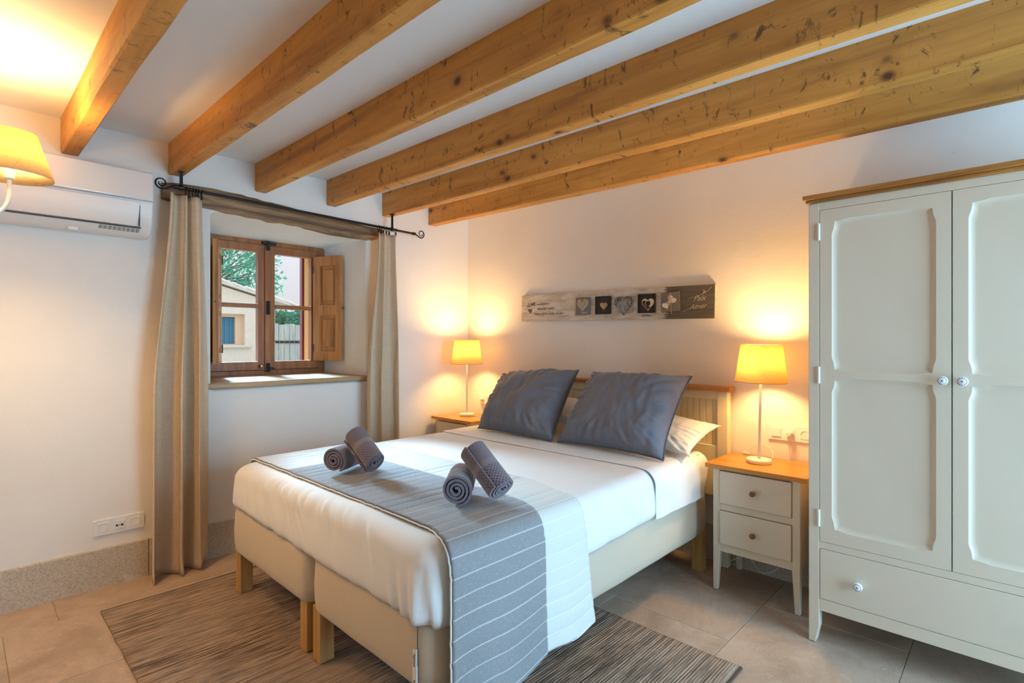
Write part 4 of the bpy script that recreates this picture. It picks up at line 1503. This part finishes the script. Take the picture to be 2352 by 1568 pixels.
def spline(P, n=12):
    P = [Vector(p) for p in P]
    Q = [P[0]] + P + [P[-1]]
    out = []
    for i in range(1, len(Q) - 2):
        for k in range(n):
            t_ = k / n
            a, b_, c, d = Q[i - 1], Q[i], Q[i + 1], Q[i + 2]
            out.append(0.5 * ((2 * b_) + (c - a) * t_ + (2 * a - 5 * b_ + 4 * c - d) * t_ ** 2 + (3 * b_ - a - 3 * c + d) * t_ ** 3))
    out.append(P[-1])
    return out


l1 = table_lamp(-0.985, 2.925, 0.660, 'lit table lamp with linen shade on the nightstand by the wardrobe', radians(1.2),
                spline([(-0.965, 2.985, 0.667), (-0.955, 3.04, 0.672), (-0.965, 3.075, 0.70), (-1.0, 3.085, 0.727), (-1.05, 3.09, 0.722), (-1.09, 3.09, 0.69), (-1.105, 3.09, 0.667)]))
B().box(-1.125, -1.09, 3.078, 3.098, 0.6605, 0.675).build('cord_switch', MT['cable'], l1, bevel=0.004)
l2 = table_lamp(-3.262, 2.887, 0.690, 'lit table lamp with linen shade on the corner nightstand', 0,
                spline([(-3.20, 2.90, 0.696), (-3.16, 2.91, 0.693), (-3.10, 2.92, 0.693), (-3.04, 2.96, 0.693), (-3.02, 3.02, 0.694)]))
B().box(-3.20, -3.165, 2.98, 3.02, 0.6905, 0.708).build('cord_switch', MT['cable'], l2, bevel=0.005)


# ------------------------------------------------------------------ wall sockets
def face_unit(parent, kind_, to3, a, b_):
    """one insert centred at (a, b_) on the plate; to3(a, b, depth)"""
    def ring(r, d, n=24, ca=a, cb=b_):
        return [to3(ca + r * cos(2 * pi * k / n), cb + r * sin(2 * pi * k / n), d) for k in range(n)]
    if kind_ == 'socket':
        B().plate([[(a - .023, b_ - .023), (a + .023, b_ - .023), (a + .023, b_ + .023), (a - .023, b_ + .023)], [(a + .0195 * cos(-2 * pi * k / 24), b_ + .0195 * sin(-2 * pi * k / 24)) for k in range(24)]], 0.009, 0.0115, to3).build('socket_insert', MT['plastic'], parent, bevel=0.001)
        c = B().loft([ring(.0195, .0112), ring(.0185, .002), ring(.001, .0018)], False, True).build('socket_well', MT['socket'], parent, smooth=True, angle=30)
        b = B()
        for da, db in ((-.0095, .002), (.0095, .002), (0.0, -.0125)):
            b.loft([ring(.0026, .0015, 10, a + da, b_ + db), ring(.0026, .0034, 10, a + da, b_ + db)])
        b.build('socket_hole', MT['hole'], c)
    elif kind_ == 'aerial':
        c = B().plate([[(a - .023, b_ - .023), (a + .023, b_ - .023), (a + .023, b_ + .023), (a - .023, b_ + .023)]], 0.009, 0.0125, to3).build('aerial_insert', MT['plastic'], parent, bevel=0.001)
        b = B()
        for da in (-.0115, .0115):
            b.loft([ring(.0058, .010, 14, a + da, b_ - .003), ring(.0058, .0140, 14, a + da, b_ - .003)])
        b.loft([ring(.002, .010, 8, a, b_ - .003), ring(.002, .0135, 8, a, b_ - .003)])
        b.build('aerial_jack', MT['hole'], c)
    else:
        B().plate([[(a - .0235, b_ - .0235), (a + .0235, b_ - .0235), (a + .0235, b_ + .0235), (a - .0235, b_ + .0235)]], 0.009, 0.0145, to3).build('switch_rocker', MT['plastic'], parent, bevel=0.002)


def wall_plate(name, label, cat, to3, a0, b0, kinds, root, group=None):
    n = len(kinds)
    t = empty(name, root, label=label, cat=cat, group=group)
    W = 0.071 * n + 0.012
    holes = []
    pl = B().plate([rrect(a0 - 0.006, a0 - 0.006 + W, b0 - .0405, b0 + .0405, .005, 3)], 0.0, 0.0095, to3).build('cover_plate', MT['plastic'], t, bevel=0.002, seg=3)
    for i, k in enumerate(kinds):
        face_unit(t, k, to3, a0 + 0.0355 + 0.071 * i, b0)
    return t


wall_plate('wall_socket', 'white triple socket and aerial plate low on the wall by the curtain', 'socket', lambda a, b_, d: (XW + d, a, b_), 0.500, 0.315, ['socket', 'aerial', 'socket'], (XW, 0.61, 0.315), 'white wall socket plates')
wall_plate('wall_socket', 'white switch and socket plate above the nightstand by the wardrobe', 'socket', lambda a, b_, d: (a, YB - d, b_), -0.992, 0.802, ['switch', 'socket', 'socket'], (-0.89, YB, 0.802), 'white wall socket plates')
wall_plate('wall_socket', 'white double socket plate behind the corner nightstand lamp', 'socket', lambda a, b_, d: (a, YB - d, b_), -3.345, 0.808, ['socket', 'socket'], (-3.27, YB, 0.808), 'white wall socket plates')
pg = empty('power_plug', (-0.886, YB - 0.02, 0.802), label='white plug with a cord in the middle socket beside the wardrobe', cat='plug')
B().lathe([(0.0175, 0), (0.0175, 0.014), (0.014, 0.024), (0.009, 0.030)], n=20, M=Matrix.Translation((-0.886, YB - 0.0095, 0.802)) @ Matrix.Rotation(pi / 2, 4, 'X')).build('plug_body', MT['cable'], pg, smooth=True)
B().tube(spline([(-0.886, YB - 0.036, 0.800), (-0.889, YB - 0.045, 0.788), (-0.892, YB - 0.030, 0.765), (-0.889, YB - 0.012, 0.70), (-0.888, YB - 0.009, 0.60), (-0.89, YB - 0.012, 0.30), (-0.92, YB - 0.06, 0.10), (-0.99, YB - 0.12, 0.05), (-1.06, YB - 0.09, 0.09), (-1.10, YB - 0.09, 0.10), (-1.17, YB - 0.10, 0.06)]), 0.0022, 6).build('cord', MT['cable'], pg, smooth=True)
pg2 = empty('power_plug', (-3.31, YB - 0.02, 0.808), label='small white plug in the socket behind the corner lamp', cat='plug')
B().lathe([(0.0175, 0), (0.0175, 0.014), (0.014, 0.024), (0.009, 0.030)], n=20, M=Matrix.Translation((-3.3095, YB - 0.0095, 0.808)) @ Matrix.Rotation(pi / 2, 4, 'X')).build('plug_body', MT['cable'], pg2, smooth=True)
B().tube(spline([(-3.3095, YB - 0.036, 0.806), (-3.312, YB - 0.042, 0.79), (-3.315, YB - 0.02, 0.74), (-3.315, YB - 0.008, 0.60), (-3.315, YB - 0.008, 0.3)]), 0.002, 6).build('cord', MT['cable'], pg2, smooth=True)

# ------------------------------------------------------------------ wardrobe
wr_ = empty('wardrobe', (-0.175, 2.82, 0), label='tall cream two-door wardrobe with a pine cornice and a wide drawer below', cat='wardrobe')
WX0, WX1, WY0, WY1 = -0.656, 0.308, 2.562, 3.10
ZT = 1.897
for xa, xb, inner in ((WX0, WX0 + 0.042, 1), (WX1 - 0.042, WX1, -1)):
    for ya, yb in ((WY0, WY0 + 0.045), (WY1 - 0.045, WY1)):
        b = B()
        if inner > 0:
            f = [(xa, xb)] * 2 + [(xa, xa + 0.027)]
        else:
            f = [(xa, xb)] * 2 + [(xb - 0.027, xb)]
        b.loft([[(p, ya, z), (q, ya, z), (q, yb, z), (p, yb, z)] for (p, q), z in zip(f, (ZT, 0.075, 0.002))])
        b.build('leg_post', MT['paint'], wr_, bevel=0.003)
    B().box(xa + 0.008, xb - 0.016, WY0 + 0.044, WY1 - 0.044, 0.145, ZT).build('side_panel', MT['paint'], wr_)
IX0, IX1 = WX0 + 0.042, WX1 - 0.042
B().box(IX0, IX1, WY1 - 0.02, WY1 - 0.01, 0.145, ZT).build('back_panel', MT['paint'], wr_)
B().box(IX0, IX1, WY0 + 0.06, WY1 - 0.02, 0.414, 0.432).build('inner_floor', MT['paint'], wr_)
for nm, z0_, z1_ in (('top_rail', 1.864, ZT), ('middle_rail', 0.411, 0.441), ('bottom_rail', 0.144, 0.195)):
    B().box(IX0 - .0005, IX1 + .0005, WY0 + 0.001, WY0 + 0.022, z0_, z1_).build(nm, MT['paint'], wr_, bevel=0.0015)
b = B()
b.box(WX0 - 0.018, WX1 + 0.018, WY0 - 0.026, WY1 + 0.004, 1.910, 1.930)
b.box(WX0 - 0.008, WX1 + 0.008, WY0 - 0.014, WY1, 1.897, 1.910)
b.build('cornice', MT['rail'], wr_, bevel=0.003, label='brown pine cornice')


def notched(x0, x1, z0, z1, e=0.011, L=0.055):
    """panel outline whose long sides step outwards away from the corners"""
    L = min(L, (z1 - z0) * 0.2)
    q = []

    def side(pa, pb, out):
        d = Vector((pb[0] - pa[0], pb[1] - pa[1]))
        ln = d.length
        d /= ln
        o = Vector(out)
        P = []
        for s_, h_ in ((0, 0), (L * .25, 0.1), (L * .55, 0.35), (L * .8, 0.8), (L, 1), (ln - L, 1), (ln - L * .8, 0.8), (ln - L * .55, 0.35), (ln - L * .25, 0.1)):
            P.append((pa[0] + d.x * s_ + o.x * e * h_, pa[1] + d.y * s_ + o.y * e * h_))
        return P
    q += side((x0, z0), (x1, z0), (0, -0.7))
    q += side((x1, z0), (x1, z1), (1, 0))
    q += side((x1, z1), (x0, z1), (0, 0.7))
    q += side((x0, z1), (x0, z0), (-1, 0))
    return q


def porcelain_knob(parent, x, y, z):
    k = B().lathe([(0.006, 0), (0.007, 0.010), (0.014, 0.014), (0.0178, 0.021), (0.0165, 0.029), (0.010, 0.0335), (0.002, 0.0345)], n=24, M=Matrix.Translation((x, y, z)) @ Matrix.Rotation(pi / 2, 4, 'X')).build('knob', MT['porcelain'], parent, smooth='all', label='white porcelain knob with blue dots')
    return k


def knob_dots(parent, x, y, z):
    b = B()
    for i in range(12):
        a = 2 * pi * i / 12
        b.lathe([(0.0021, 0), (0.0026, 0.001), (0.0014, 0.0022)], n=8, M=Matrix.Translation((x + 0.0125 * cos(a), y - 0.0305, z + 0.0125 * sin(a))) @ Matrix.Rotation(pi / 2, 4, 'X'))
    b.lathe([(0.0022, 0), (0.003, 0.001), (0.0015, 0.002)], n=8, M=Matrix.Translation((x, y - 0.0338, z)) @ Matrix.Rotation(pi / 2, 4, 'X'))
    for i in range(6):
        a = 2 * pi * i / 6
        b.lathe([(0.0008, 0), (0.0012, 0.001), (0.0006, 0.0018)], n=6, M=Matrix.Translation((x + 0.006 * cos(a), y - 0.033, z + 0.006 * sin(a))) @ Matrix.Rotation(pi / 2, 4, 'X'))
    return b


for xa, xb, sgn in ((IX0 + 0.0015, -0.1756, 1), (-0.1724, IX1 - 0.0015, -1)):
    px0, px1 = xa + 0.056, xb - 0.056
    outs = [notched(px0, px1, 1.180, 1.808), notched(px0, px1, 0.503, 1.136)]
    d = B().plate([[(xa, 0.4425), (xb, 0.4425), (xb, 1.8625), (xa, 1.8625)]] + [list(reversed(o)) for o in outs], WY0 + 0.0, WY0 + 0.018, lambda a, b_, e: (a, e, b_)).build('door', MT['paint'], wr_, bevel=0.002)
    for (z0_, z1_) in ((1.180, 1.808), (0.503, 1.136)):
        o = notched(px0, px1, z0_, z1_)
        cxx, czz = (px0 + px1) / 2, (z0_ + z1_) / 2

        def ins(k, dz):
            return [(cxx + (p[0] - cxx) * (1 - k / (px1 - px0) * 2), WY0 + dz, czz + (p[1] - czz) * (1 - k / (z1_ - z0_) * 2)) for p in o]
        inner = [(px0 + 0.02, z0_ + 0.02), (px1 - 0.02, z0_ + 0.02), (px1 - 0.02, z1_ - 0.02), (px0 + 0.02, z1_ - 0.02)]
        B().loft([ins(-0.001, 0.003), ins(0.003, 0.006), ins(0.010, 0.0115), ins(0.020, 0.0125)], False, True).build('door_panel', MT['paint'], d, smooth=True, angle=50)
    kx = -0.2005 if sgn > 0 else -0.1435
    kn = porcelain_knob(wr_, kx, WY0, 1.1535)
    knob_dots(None, kx, WY0, 1.1535).build('knob_dots', MT['blue'], kn)
    hx = xa - 0.0035 if sgn > 0 else xb + 0.0035
    for zh in (1.77, 1.156, 0.543):
        b = B()
        b.tube([(hx, WY0 - 0.004, zh - 0.036), (hx, WY0 - 0.004, zh + 0.036)], 0.0055, 10)
        b.box(hx - 0.008, hx + 0.0, WY0 - 0.003, WY0 + 0.002, zh - 0.033, zh + 0.033)
        b.build('hinge', MT['hinge'], wr_)
dw = B().box(IX0 + 0.0015, IX1 - 0.0015, WY0, WY0 + 0.02, 0.1965, 0.4095).build('drawer', MT['paint'], wr_, bevel=0.002)
for kx in (-0.470, 0.122):
    kn = porcelain_knob(dw, kx, WY0, 0.297)
    kb = knob_dots(None, kx, WY0, 0.297)
    ob = kb.build('knob_dots', MT['blue'], wr_)

# ------------------------------------------------------------------ heart plaque on the wall
AX0, AX1, AZ0, AZ1 = -2.843, -1.292, 1.449, 1.651
tilt = -0.0145
rotm = Matrix.Rotation(-tilt, 3, 'Y')
AC_ = Vector(((AX0 + AX1) / 2, YB, (AZ0 + AZ1) / 2))
rotm = Matrix.Rotation(0.0148, 3, 'Y')
ar = empty('wall_plaque', tuple(AC_), rotm, label='long whitewashed heart plaque hanging on the wall above the bed', cat='wall art')
Wp, Hp = AX1 - AX0, AZ1 - AZ0
B().box(-Wp / 2, Wp / 2, -0.028, -0.002, -Hp / 2, Hp / 2).build('board', MT['board'], ar, bevel=0.002, local=True)
# painted charcoal end with a ragged brush edge (thin paint layer wrapped on the board)
edge = []
zz = -Hp / 2
xs = Wp / 2 - 0.285
n = 34
for i in range(n + 1):
    t_ = i / n
    z_ = lerp(-Hp / 2, Hp / 2, t_)
    reach = 0.05 * (abs(2 * t_ - 1) ** 0.8) + (0.045 if i % 2 else 0.0) * random.uniform(0.3, 1)
    edge.append((xs + 0.03 - reach, z_))
B().plate([[(Wp / 2 + 0.0008, -Hp / 2 - .0006), (Wp / 2 + 0.0008, Hp / 2 + .0006)] + [(p[0], p[1]) for p in reversed(edge)]], -0.0288, -0.0278, lambda a, b_, d: (a, d, b_)).build('charcoal_end', MT['charcoal'], ar, local=True)
FY = -0.028


def L3(a, b_, d):
    return (a, d, b_)


def heart(cx_, cz, s_, n=40, rot=0.0):
    P = []
    for k in range(n):
        t_ = 2 * pi * k / n
        x_ = 16 * sin(t_) ** 3 / 17
        z_ = (13 * cos(t_) - 5 * cos(2 * t_) - 2 * cos(3 * t_) - cos(4 * t_)) / 17
        c, s2 = cos(rot), sin(rot)
        P.append((cx_ + s_ * (x_ * c - z_ * s2), cz + s_ * (x_ * s2 + z_ * c)))
    return list(reversed(P))


def A(x, z):
    """wall coordinates -> plaque coordinates"""
    p = rotm.inverted() @ (Vector((x, 0, z)) - Vector((AC_.x, 0, AC_.z)))
    return p.x, p.z


def heart_part(name, mat, x, z, s_, d0, d1, parent, rot=0.0, hole=None, bevel=0.0015):
    polys = [heart(x, z, s_, rot=rot)]
    if hole:
        polys.append([(x + hole * cos(-2 * pi * k / 24), z + 0.002 + hole * sin(-2 * pi * k / 24)) for k in range(24)])
    return B().plate(polys, FY - d0, FY - d1, L3).build(name, mat, parent, bevel=bevel, local=True)


# tile 1: slate square with layered hearts and letters
x, z = A(-2.240, 1.552)
t1 = B().box(x - .062, x + .062, FY - 0.012, FY, z - .062, z + .062).build('slate_tile', MT['greyslate'], ar, bevel=0.002, local=True)
heart_part('outer_heart', MT['greyheart'], x, z + .010, .052, 0.012, 0.016, t1, hole=None)
heart_part('inner_heart', MT['tanheart'], x - .002, z + .014, .033, 0.016, 0.022, t1)
b = B()
b.tube([(x - .028, FY - .02, z + .052), (x - .012, FY - .024, z + .044), (x, FY - .024, z + .050), (x + .012, FY - .024, z + .044), (x + .028, FY - .02, z + .052)], 0.002, 6)
b.build('twine', MT['twine'], t1, local=True)
ROOT_AR = ROOT[ar.name]


def art_text(body, size, wx, wz, mat, parent, off=0.0008, shear=0.0, spacing=1.0, rot=0.0):
    M = ROOT_AR @ Matrix.Translation((wx, FY - off, wz)) @ Matrix.Rotation(pi / 2, 4, 'X') @ Matrix.Rotation(rot, 4, 'Z')
    return text_mesh('lettering', body, size, M, mat, parent, shear, 0.0004, spacing)


art_text('LOVE', 0.017, x - .012, z - .053, MT['paper'], t1, 0.0126, 0, 1.35)
# tile 2: dark recessed box with a wooden heart
x, z = A(-2.070, 1.551)


def box_frame(name, x, z, h_=.062):
    f = B().plate([[(x - h_, z - h_), (x + h_, z - h_), (x + h_, z + h_), (x - h_, z + h_)], [(x - h_ + .003, z - h_ + .003), (x - h_ + .003, z + h_ - .003), (x + h_ - .003, z + h_ - .003), (x + h_ - .003, z - h_ + .003)]], FY - .016, FY, L3).build(name, MT['darkbox'], ar, local=True)
    B().box(x - h_ + .002, x + h_ - .002, FY - 0.002, FY, z - h_ + .002, z + h_ - .002).build('box_back', MT['darkbox'], f, local=True)
    return f


t2 = box_frame('shadow_box', x, z)
heart_part('wooden_heart', MT['tanheart'], x + .008, z - .004, .030, 0.003, 0.017, t2, bevel=0.004)
# tile 3: wicker heart on a pale tile
x, z = A(-1.895, 1.546)
t3 = B().box(x - .052, x + .058, FY - 0.008, FY, z - .056, z + .056).build('pale_tile', plain('pale_taupe_tile', (0.40, 0.34, 0.27), 0.8), ar, bevel=0.002, local=True)
hp = heart_part('wicker_heart', MT['wicker'], x - .006, z + .002, .074, 0.010, 0.022, t3, bevel=0.006)
b = B()
H = heart(x - .006, z + .002, .072, 60)
rr = random.Random(3)


def in_heart(p):
    c = False
    for i in range(len(H)):
        a, q = H[i], H[i - 1]
        if (a[1] > p[1]) != (q[1] > p[1]) and p[0] < (q[0] - a[0]) * (p[1] - a[1]) / (q[1] - a[1]) + a[0]:
            c = not c
    return c


for k in range(70):
    a, q = rr.choice(H), rr.choice(H)
    if hypot(a[0] - q[0], a[1] - q[1]) < 0.05:
        continue
    mid_ = ((a[0] + q[0]) / 2, (a[1] + q[1]) / 2)
    if not in_heart(mid_) or not in_heart((lerp(a[0], q[0], .25), lerp(a[1], q[1], .25))) or not in_heart((lerp(a[0], q[0], .75), lerp(a[1], q[1], .75))):
        continue
    h_ = FY - 0.022 - rr.uniform(0.001, 0.006)
    b.tube([(a[0], FY - 0.018, a[1]), (mid_[0], h_ - .003, mid_[1]), (q[0], FY - 0.018, q[1])], 0.0019, 5)
for s2 in (0.072, 0.066):
    Hh = heart(x - .006, z + .002, s2, 48)
    b.tube([(p[0], FY - 0.019, p[1]) for p in Hh + [Hh[0]]], 0.0026, 5, cap=False)
b.build('twigs', plain('grey_twig', (0.40, 0.38, 0.36), 0.85), hp, local=True, kind='stuff')
# tile 4: dark box with a pierced heart
x, z = A(-1.735, 1.5465)
t4 = box_frame('shadow_box', x, z)
heart_part('pierced_heart', MT['creamheart'], x + .012, z - .002, .046, 0.006, 0.018, t4, hole=0.0195, bevel=0.002)
art_text('Bonheur', 0.019, x - .038, z - .083, MT['ink'], ar, 0.0008, 0.1, 1.0, 0.01)
# tile 5: grey tile with two white hearts on twine
x, z = A(-1.571, 1.549)
t5 = B().plate([[(x - .060, z - .066), (x + .066, z - .058), (x + .060, z + .064), (x - .064, z + .056)]], FY - 0.010, FY, L3).build('grey_tile', MT['greyslate'], ar, bevel=0.002, local=True)
heart_part('white_heart', MT['ceramic'], x + .012, z + .012, .030, 0.010, 0.020, t5, rot=-0.65, bevel=0.004)
heart_part('white_heart', MT['ceramic'], x - .024, z - .022, .026, 0.010, 0.020, t5, rot=0.35, bevel=0.004)
b = B()
for P in ([(x + .006, FY - .02, z + .056), (x + .004, FY - .022, z + .03), (x - .008, FY - .024, z + .002), (x - .012, FY - .024, z - .012)],
          [(x + .004, FY - .022, z + .03), (x + .016, FY - .024, z + .012), (x + .012, FY - .022, z - .025), (x + .012, FY - .014, z - .075)],
          [(x - .02, FY - .024, z - .01), (x - .002, FY - .028, z - .008), (x + .008, FY - .026, z - .02), (x - .01, FY - .026, z - .024)]):
    b.tube(spline(P, 6), 0.002, 6)
b.build('twine', MT['twine'], t5, local=True)
# writing
x, z = A(-2.752, 1.535)
heart_part('painted_heart', MT['charcoal'], x, z + .004, .021, 0.0, 0.0025, ar)
art_text('Love,', 0.050, x - .035, z + .032, MT['ink'], ar, 0.0008, 0.55, 0.8, 0.16)
art_text('tenderness,', 0.023, x + .065, z + .045, MT['ink'], ar, 0.0008, 0.5, 1.1, 0.03)
art_text('Beautiful  enjoy', 0.024, x + .07, z + .010, MT['ink'], ar, 0.0008, 0.5, 1.1, 0.01)
art_text('Peace, trust, smile, no fear', 0.024, x + .045, z - .030, MT['ink'], ar, 0.0008, 0.5, 1.08, 0.012)
x0t = Wp / 2 - 0.135
art_text('la', 0.034, x0t + .060, 0.048, MT['chalk'], ar, 0.0016, 0.5, 0.9, 0.25)
art_text('Paix', 0.048, x0t + .002, 0.004, MT['chalk'], ar, 0.0016, 0.5, 0.95, 0.06)
art_text('Aimer', 0.042, x0t - .020, -0.045, MT['chalk'], ar, 0.0016, 0.5, 0.95, 0.08)
B().tube([(p[0], FY - 0.0014, p[1]) for p in [(x0t - .03, .02), (x0t + .03, .035), (x0t + .09, .06), (x0t + .115, .085)]], 0.0012, 5).build('flourish', MT['chalk'], ar, local=True)
B().tube([(p[0], FY - 0.0014, p[1]) for p in [(x0t - .07, -.06), (x0t - .01, -.035), (x0t + .03, -.02)]], 0.0012, 5).build('flourish', MT['chalk'], ar, local=True)

# ------------------------------------------------------------------ outdoors seen through the window
bx('exterior_ground', MT['gravel'], None, -60, XO - 0.001, -30, 40, -0.6, -0.25, 0, kind='structure')
ba = empty('barn', (-16, 5, -0.25), label='pale rendered outbuilding with a small blue window, outside the window', cat='building')
XB = -16.0


def roof_z(y):
    return 2.916 - 0.274 * (y - 5.03)


wy0, wy1, wz0, wz1 = 4.86, 5.70, 1.17, 2.08
B().plate([[(1.5, -0.25), (6.55, -0.25), (6.55, roof_z(6.55) - .05), (1.5, roof_z(1.5) - .05)], [(wy0, wz0), (wy0, wz1), (wy1, wz1), (wy1, wz0)]], XB, XB - 0.45, YZ).build('wall', MT['barn'], ba)
bx('side_wall', MT['barn'], ba, XB - 3.2, XB - 0.44, 6.1, 6.54, -0.25, roof_z(6.55) - .06, 0)
B().plate([[(wy0, wz0), (wy1, wz0), (wy1, wz1), (wy0, wz1)], [(wy0 + .1, wz0 + .06), (wy0 + .1, wz1 - .085), (5.48, wz1 - .085), (5.48, wz0 + .06)]], XB - 0.30, XB - 0.12, YZ).build('window_surround', MT['barnpink'], ba)
bs = bx('window_shutter', MT['barnblue'], ba, XB - 0.27, XB - 0.22, wy0 + .1, 5.48, wz0 + .04, wz1 - .085, 0.004, label='blue boarded shutter')
for k in range(1, 4):
    yy = lerp(wy0 + .1, 5.48, k / 4)
    bx('board_joint', MT['dark'], bs, XB - 0.222, XB - 0.2185, yy - .004, yy + .004, wz0 + .06, wz1 - .09, 0)
bx('window_ledge', MT['rooftile'], ba, XB - 0.28, XB + 0.09, wy0 - .08, 5.86, wz0 - .05, wz0 + .03, 0.02)
# sloping roof: verge tiles built one by one, the field behind as one slab
B().hexa([(XB - 3.2, 1.3, roof_z(1.3)), (XB + .12, 1.3, roof_z(1.3)), (XB + .12, 6.95, roof_z(6.95)), (XB - 3.2, 6.95, roof_z(6.95))],
         [(XB - 3.2, 1.3, roof_z(1.3) + .06), (XB + .12, 1.3, roof_z(1.3) + .06), (XB + .12, 6.95, roof_z(6.95) + .06), (XB - 3.2, 6.95, roof_z(6.95) + .06)]).build('roof', MT['rooftile'], ba)
y = 3.2
k = 0
while y < 6.9:
    for j in range(2):
        xc = XB + 0.02 - 0.26 * j
        rr_ = 0.10 + 0.01 * (k % 2)
        L = 0.42
        b = B()
        rings = []
        for yy in (y, y + L):
            r2 = rr_ * (1.0 if yy == y else 0.88)
            up = 0.05 + (0.03 if yy == y else 0.0)
            rings.append([(xc + r2 * cos(a), yy, roof_z(yy) + up + r2 * 0.8 * sin(a)) for a in [pi * q / 8 for q in range(9)]] + [(xc - r2 * .8, yy, roof_z(yy) + up - .01), (xc + r2 * .8, yy, roof_z(yy) + up - .01)])
        b.loft(rings)
        b.build('roof_tile', MT['rooftile'], ba, smooth=True)
    y += 0.36
    k += 1

gt = empty('garden_gate', (-12, 5.2, -0.25), label='silvery boarded garden gate with a dark strap hinge beyond the window', cat='gate')
gy = 4.62
k = 0
while gy < 5.75:
    z1 = 1.69 + 0.012 * ((k * 7) % 3 - 1)
    bx('board', MT['gatewood'], gt, -12.02, -11.99 + 0.008 * (k % 2), gy + .006, gy + 0.116, -0.2, z1, 0.004)
    gy += 0.124
    k += 1
st_ = bx('strap_hinge', MT['iron_old'], gt, -11.985, -11.965, 4.72, 5.72, 1.262, 1.315, 0.003)
b = B()
for q in range(9):
    b.lathe([(0.010, 0), (0.008, 0.008), (0.001, 0.011)], n=8, M=Matrix.Translation((-11.965, 4.78 + q * 0.11, 1.288)) @ Matrix.Rotation(pi / 2, 4, 'Y'))
b.build('rivet', MT['chrome'], st_)
bx('gate_post', MT['gatewood'], gt, -12.06, -11.94, 4.86 - .02, 4.90, -0.25, 1.28, 0.004)


def tree(name, label, cat, cx_, cy_, cz, rx, ry, rz, n, leaf, trunk_h, seed, group=None):
    t = empty(name, (cx_, cy_, -0.25), label=label, cat=cat, group=group)
    R = random.Random(seed)
    b = B()
    clumps = []
    for k in range(int(n / 45)):
        while True:
            p = Vector((R.uniform(-1, 1), R.uniform(-1, 1), R.uniform(-1, 1)))
            if p.length < 1:
                break
        p = p * (0.55 + 0.45 * R.random()) / max(0.4, p.length) if R.random() < .6 else p
        clumps.append(Vector((cx_ + p.x * rx, cy_ + p.y * ry, cz + p.z * rz)))
    for c in clumps:
        cr = R.uniform(0.28, 0.6) * min(rx, rz) * 0.33
        for k in range(45):
            d = Vector((R.gauss(0, 1), R.gauss(0, 1), R.gauss(0, .7))) * cr * .6
            p = c + d
            u = Vector((R.gauss(0, 1), R.gauss(0, 1), R.gauss(0, 1))).normalized()
            v = u.orthogonal().normalized()
            l = leaf * R.uniform(.6, 1.3)
            w_ = l * 0.32
            b.add([p - v * w_ * .5, p + u * l * .5 - v * w_, p + u * l, p + u * l * .5 + v * w_], [(0, 1, 2, 3)])
    b.build('foliage', MT['leaf'], t, kind='stuff')
    if trunk_h:
        br = B()
        br.tube([(cx_, cy_, -0.25), (cx_ + .1, cy_ - .05, trunk_h * .5), (cx_, cy_ + .1, trunk_h), (cx_ + .1, cy_, cz + rz * .4)], [.24, .19, .15, .05], 10)
        br.build('trunk', MT['bark'], t, smooth=True)
        b2 = B()
        for c in clumps[::3]:
            s0 = Vector((cx_, cy_, trunk_h + R.uniform(-.4, .9)))
            m_ = s0.lerp(c, .5) + Vector((0, 0, .25))
            b2.tube([s0, m_, c], [.06, .035, .012], 6)
        b2.build('branches', MT['bark'], t, smooth=True)
    return t


tree('pine_tree', 'tall bushy green tree standing behind the pale outbuilding', 'tree', -24, 6.0, 4.5, 3.2, 3.9, 2.7, 15000, 0.15, 2.4, 11)
tree('garden_shrub', 'loose green shrub growing above the boarded garden gate', 'shrub', -19.0, 8.55, 1.55, 1.3, 1.75, 0.95, 9000, 0.11, 0.9, 5)
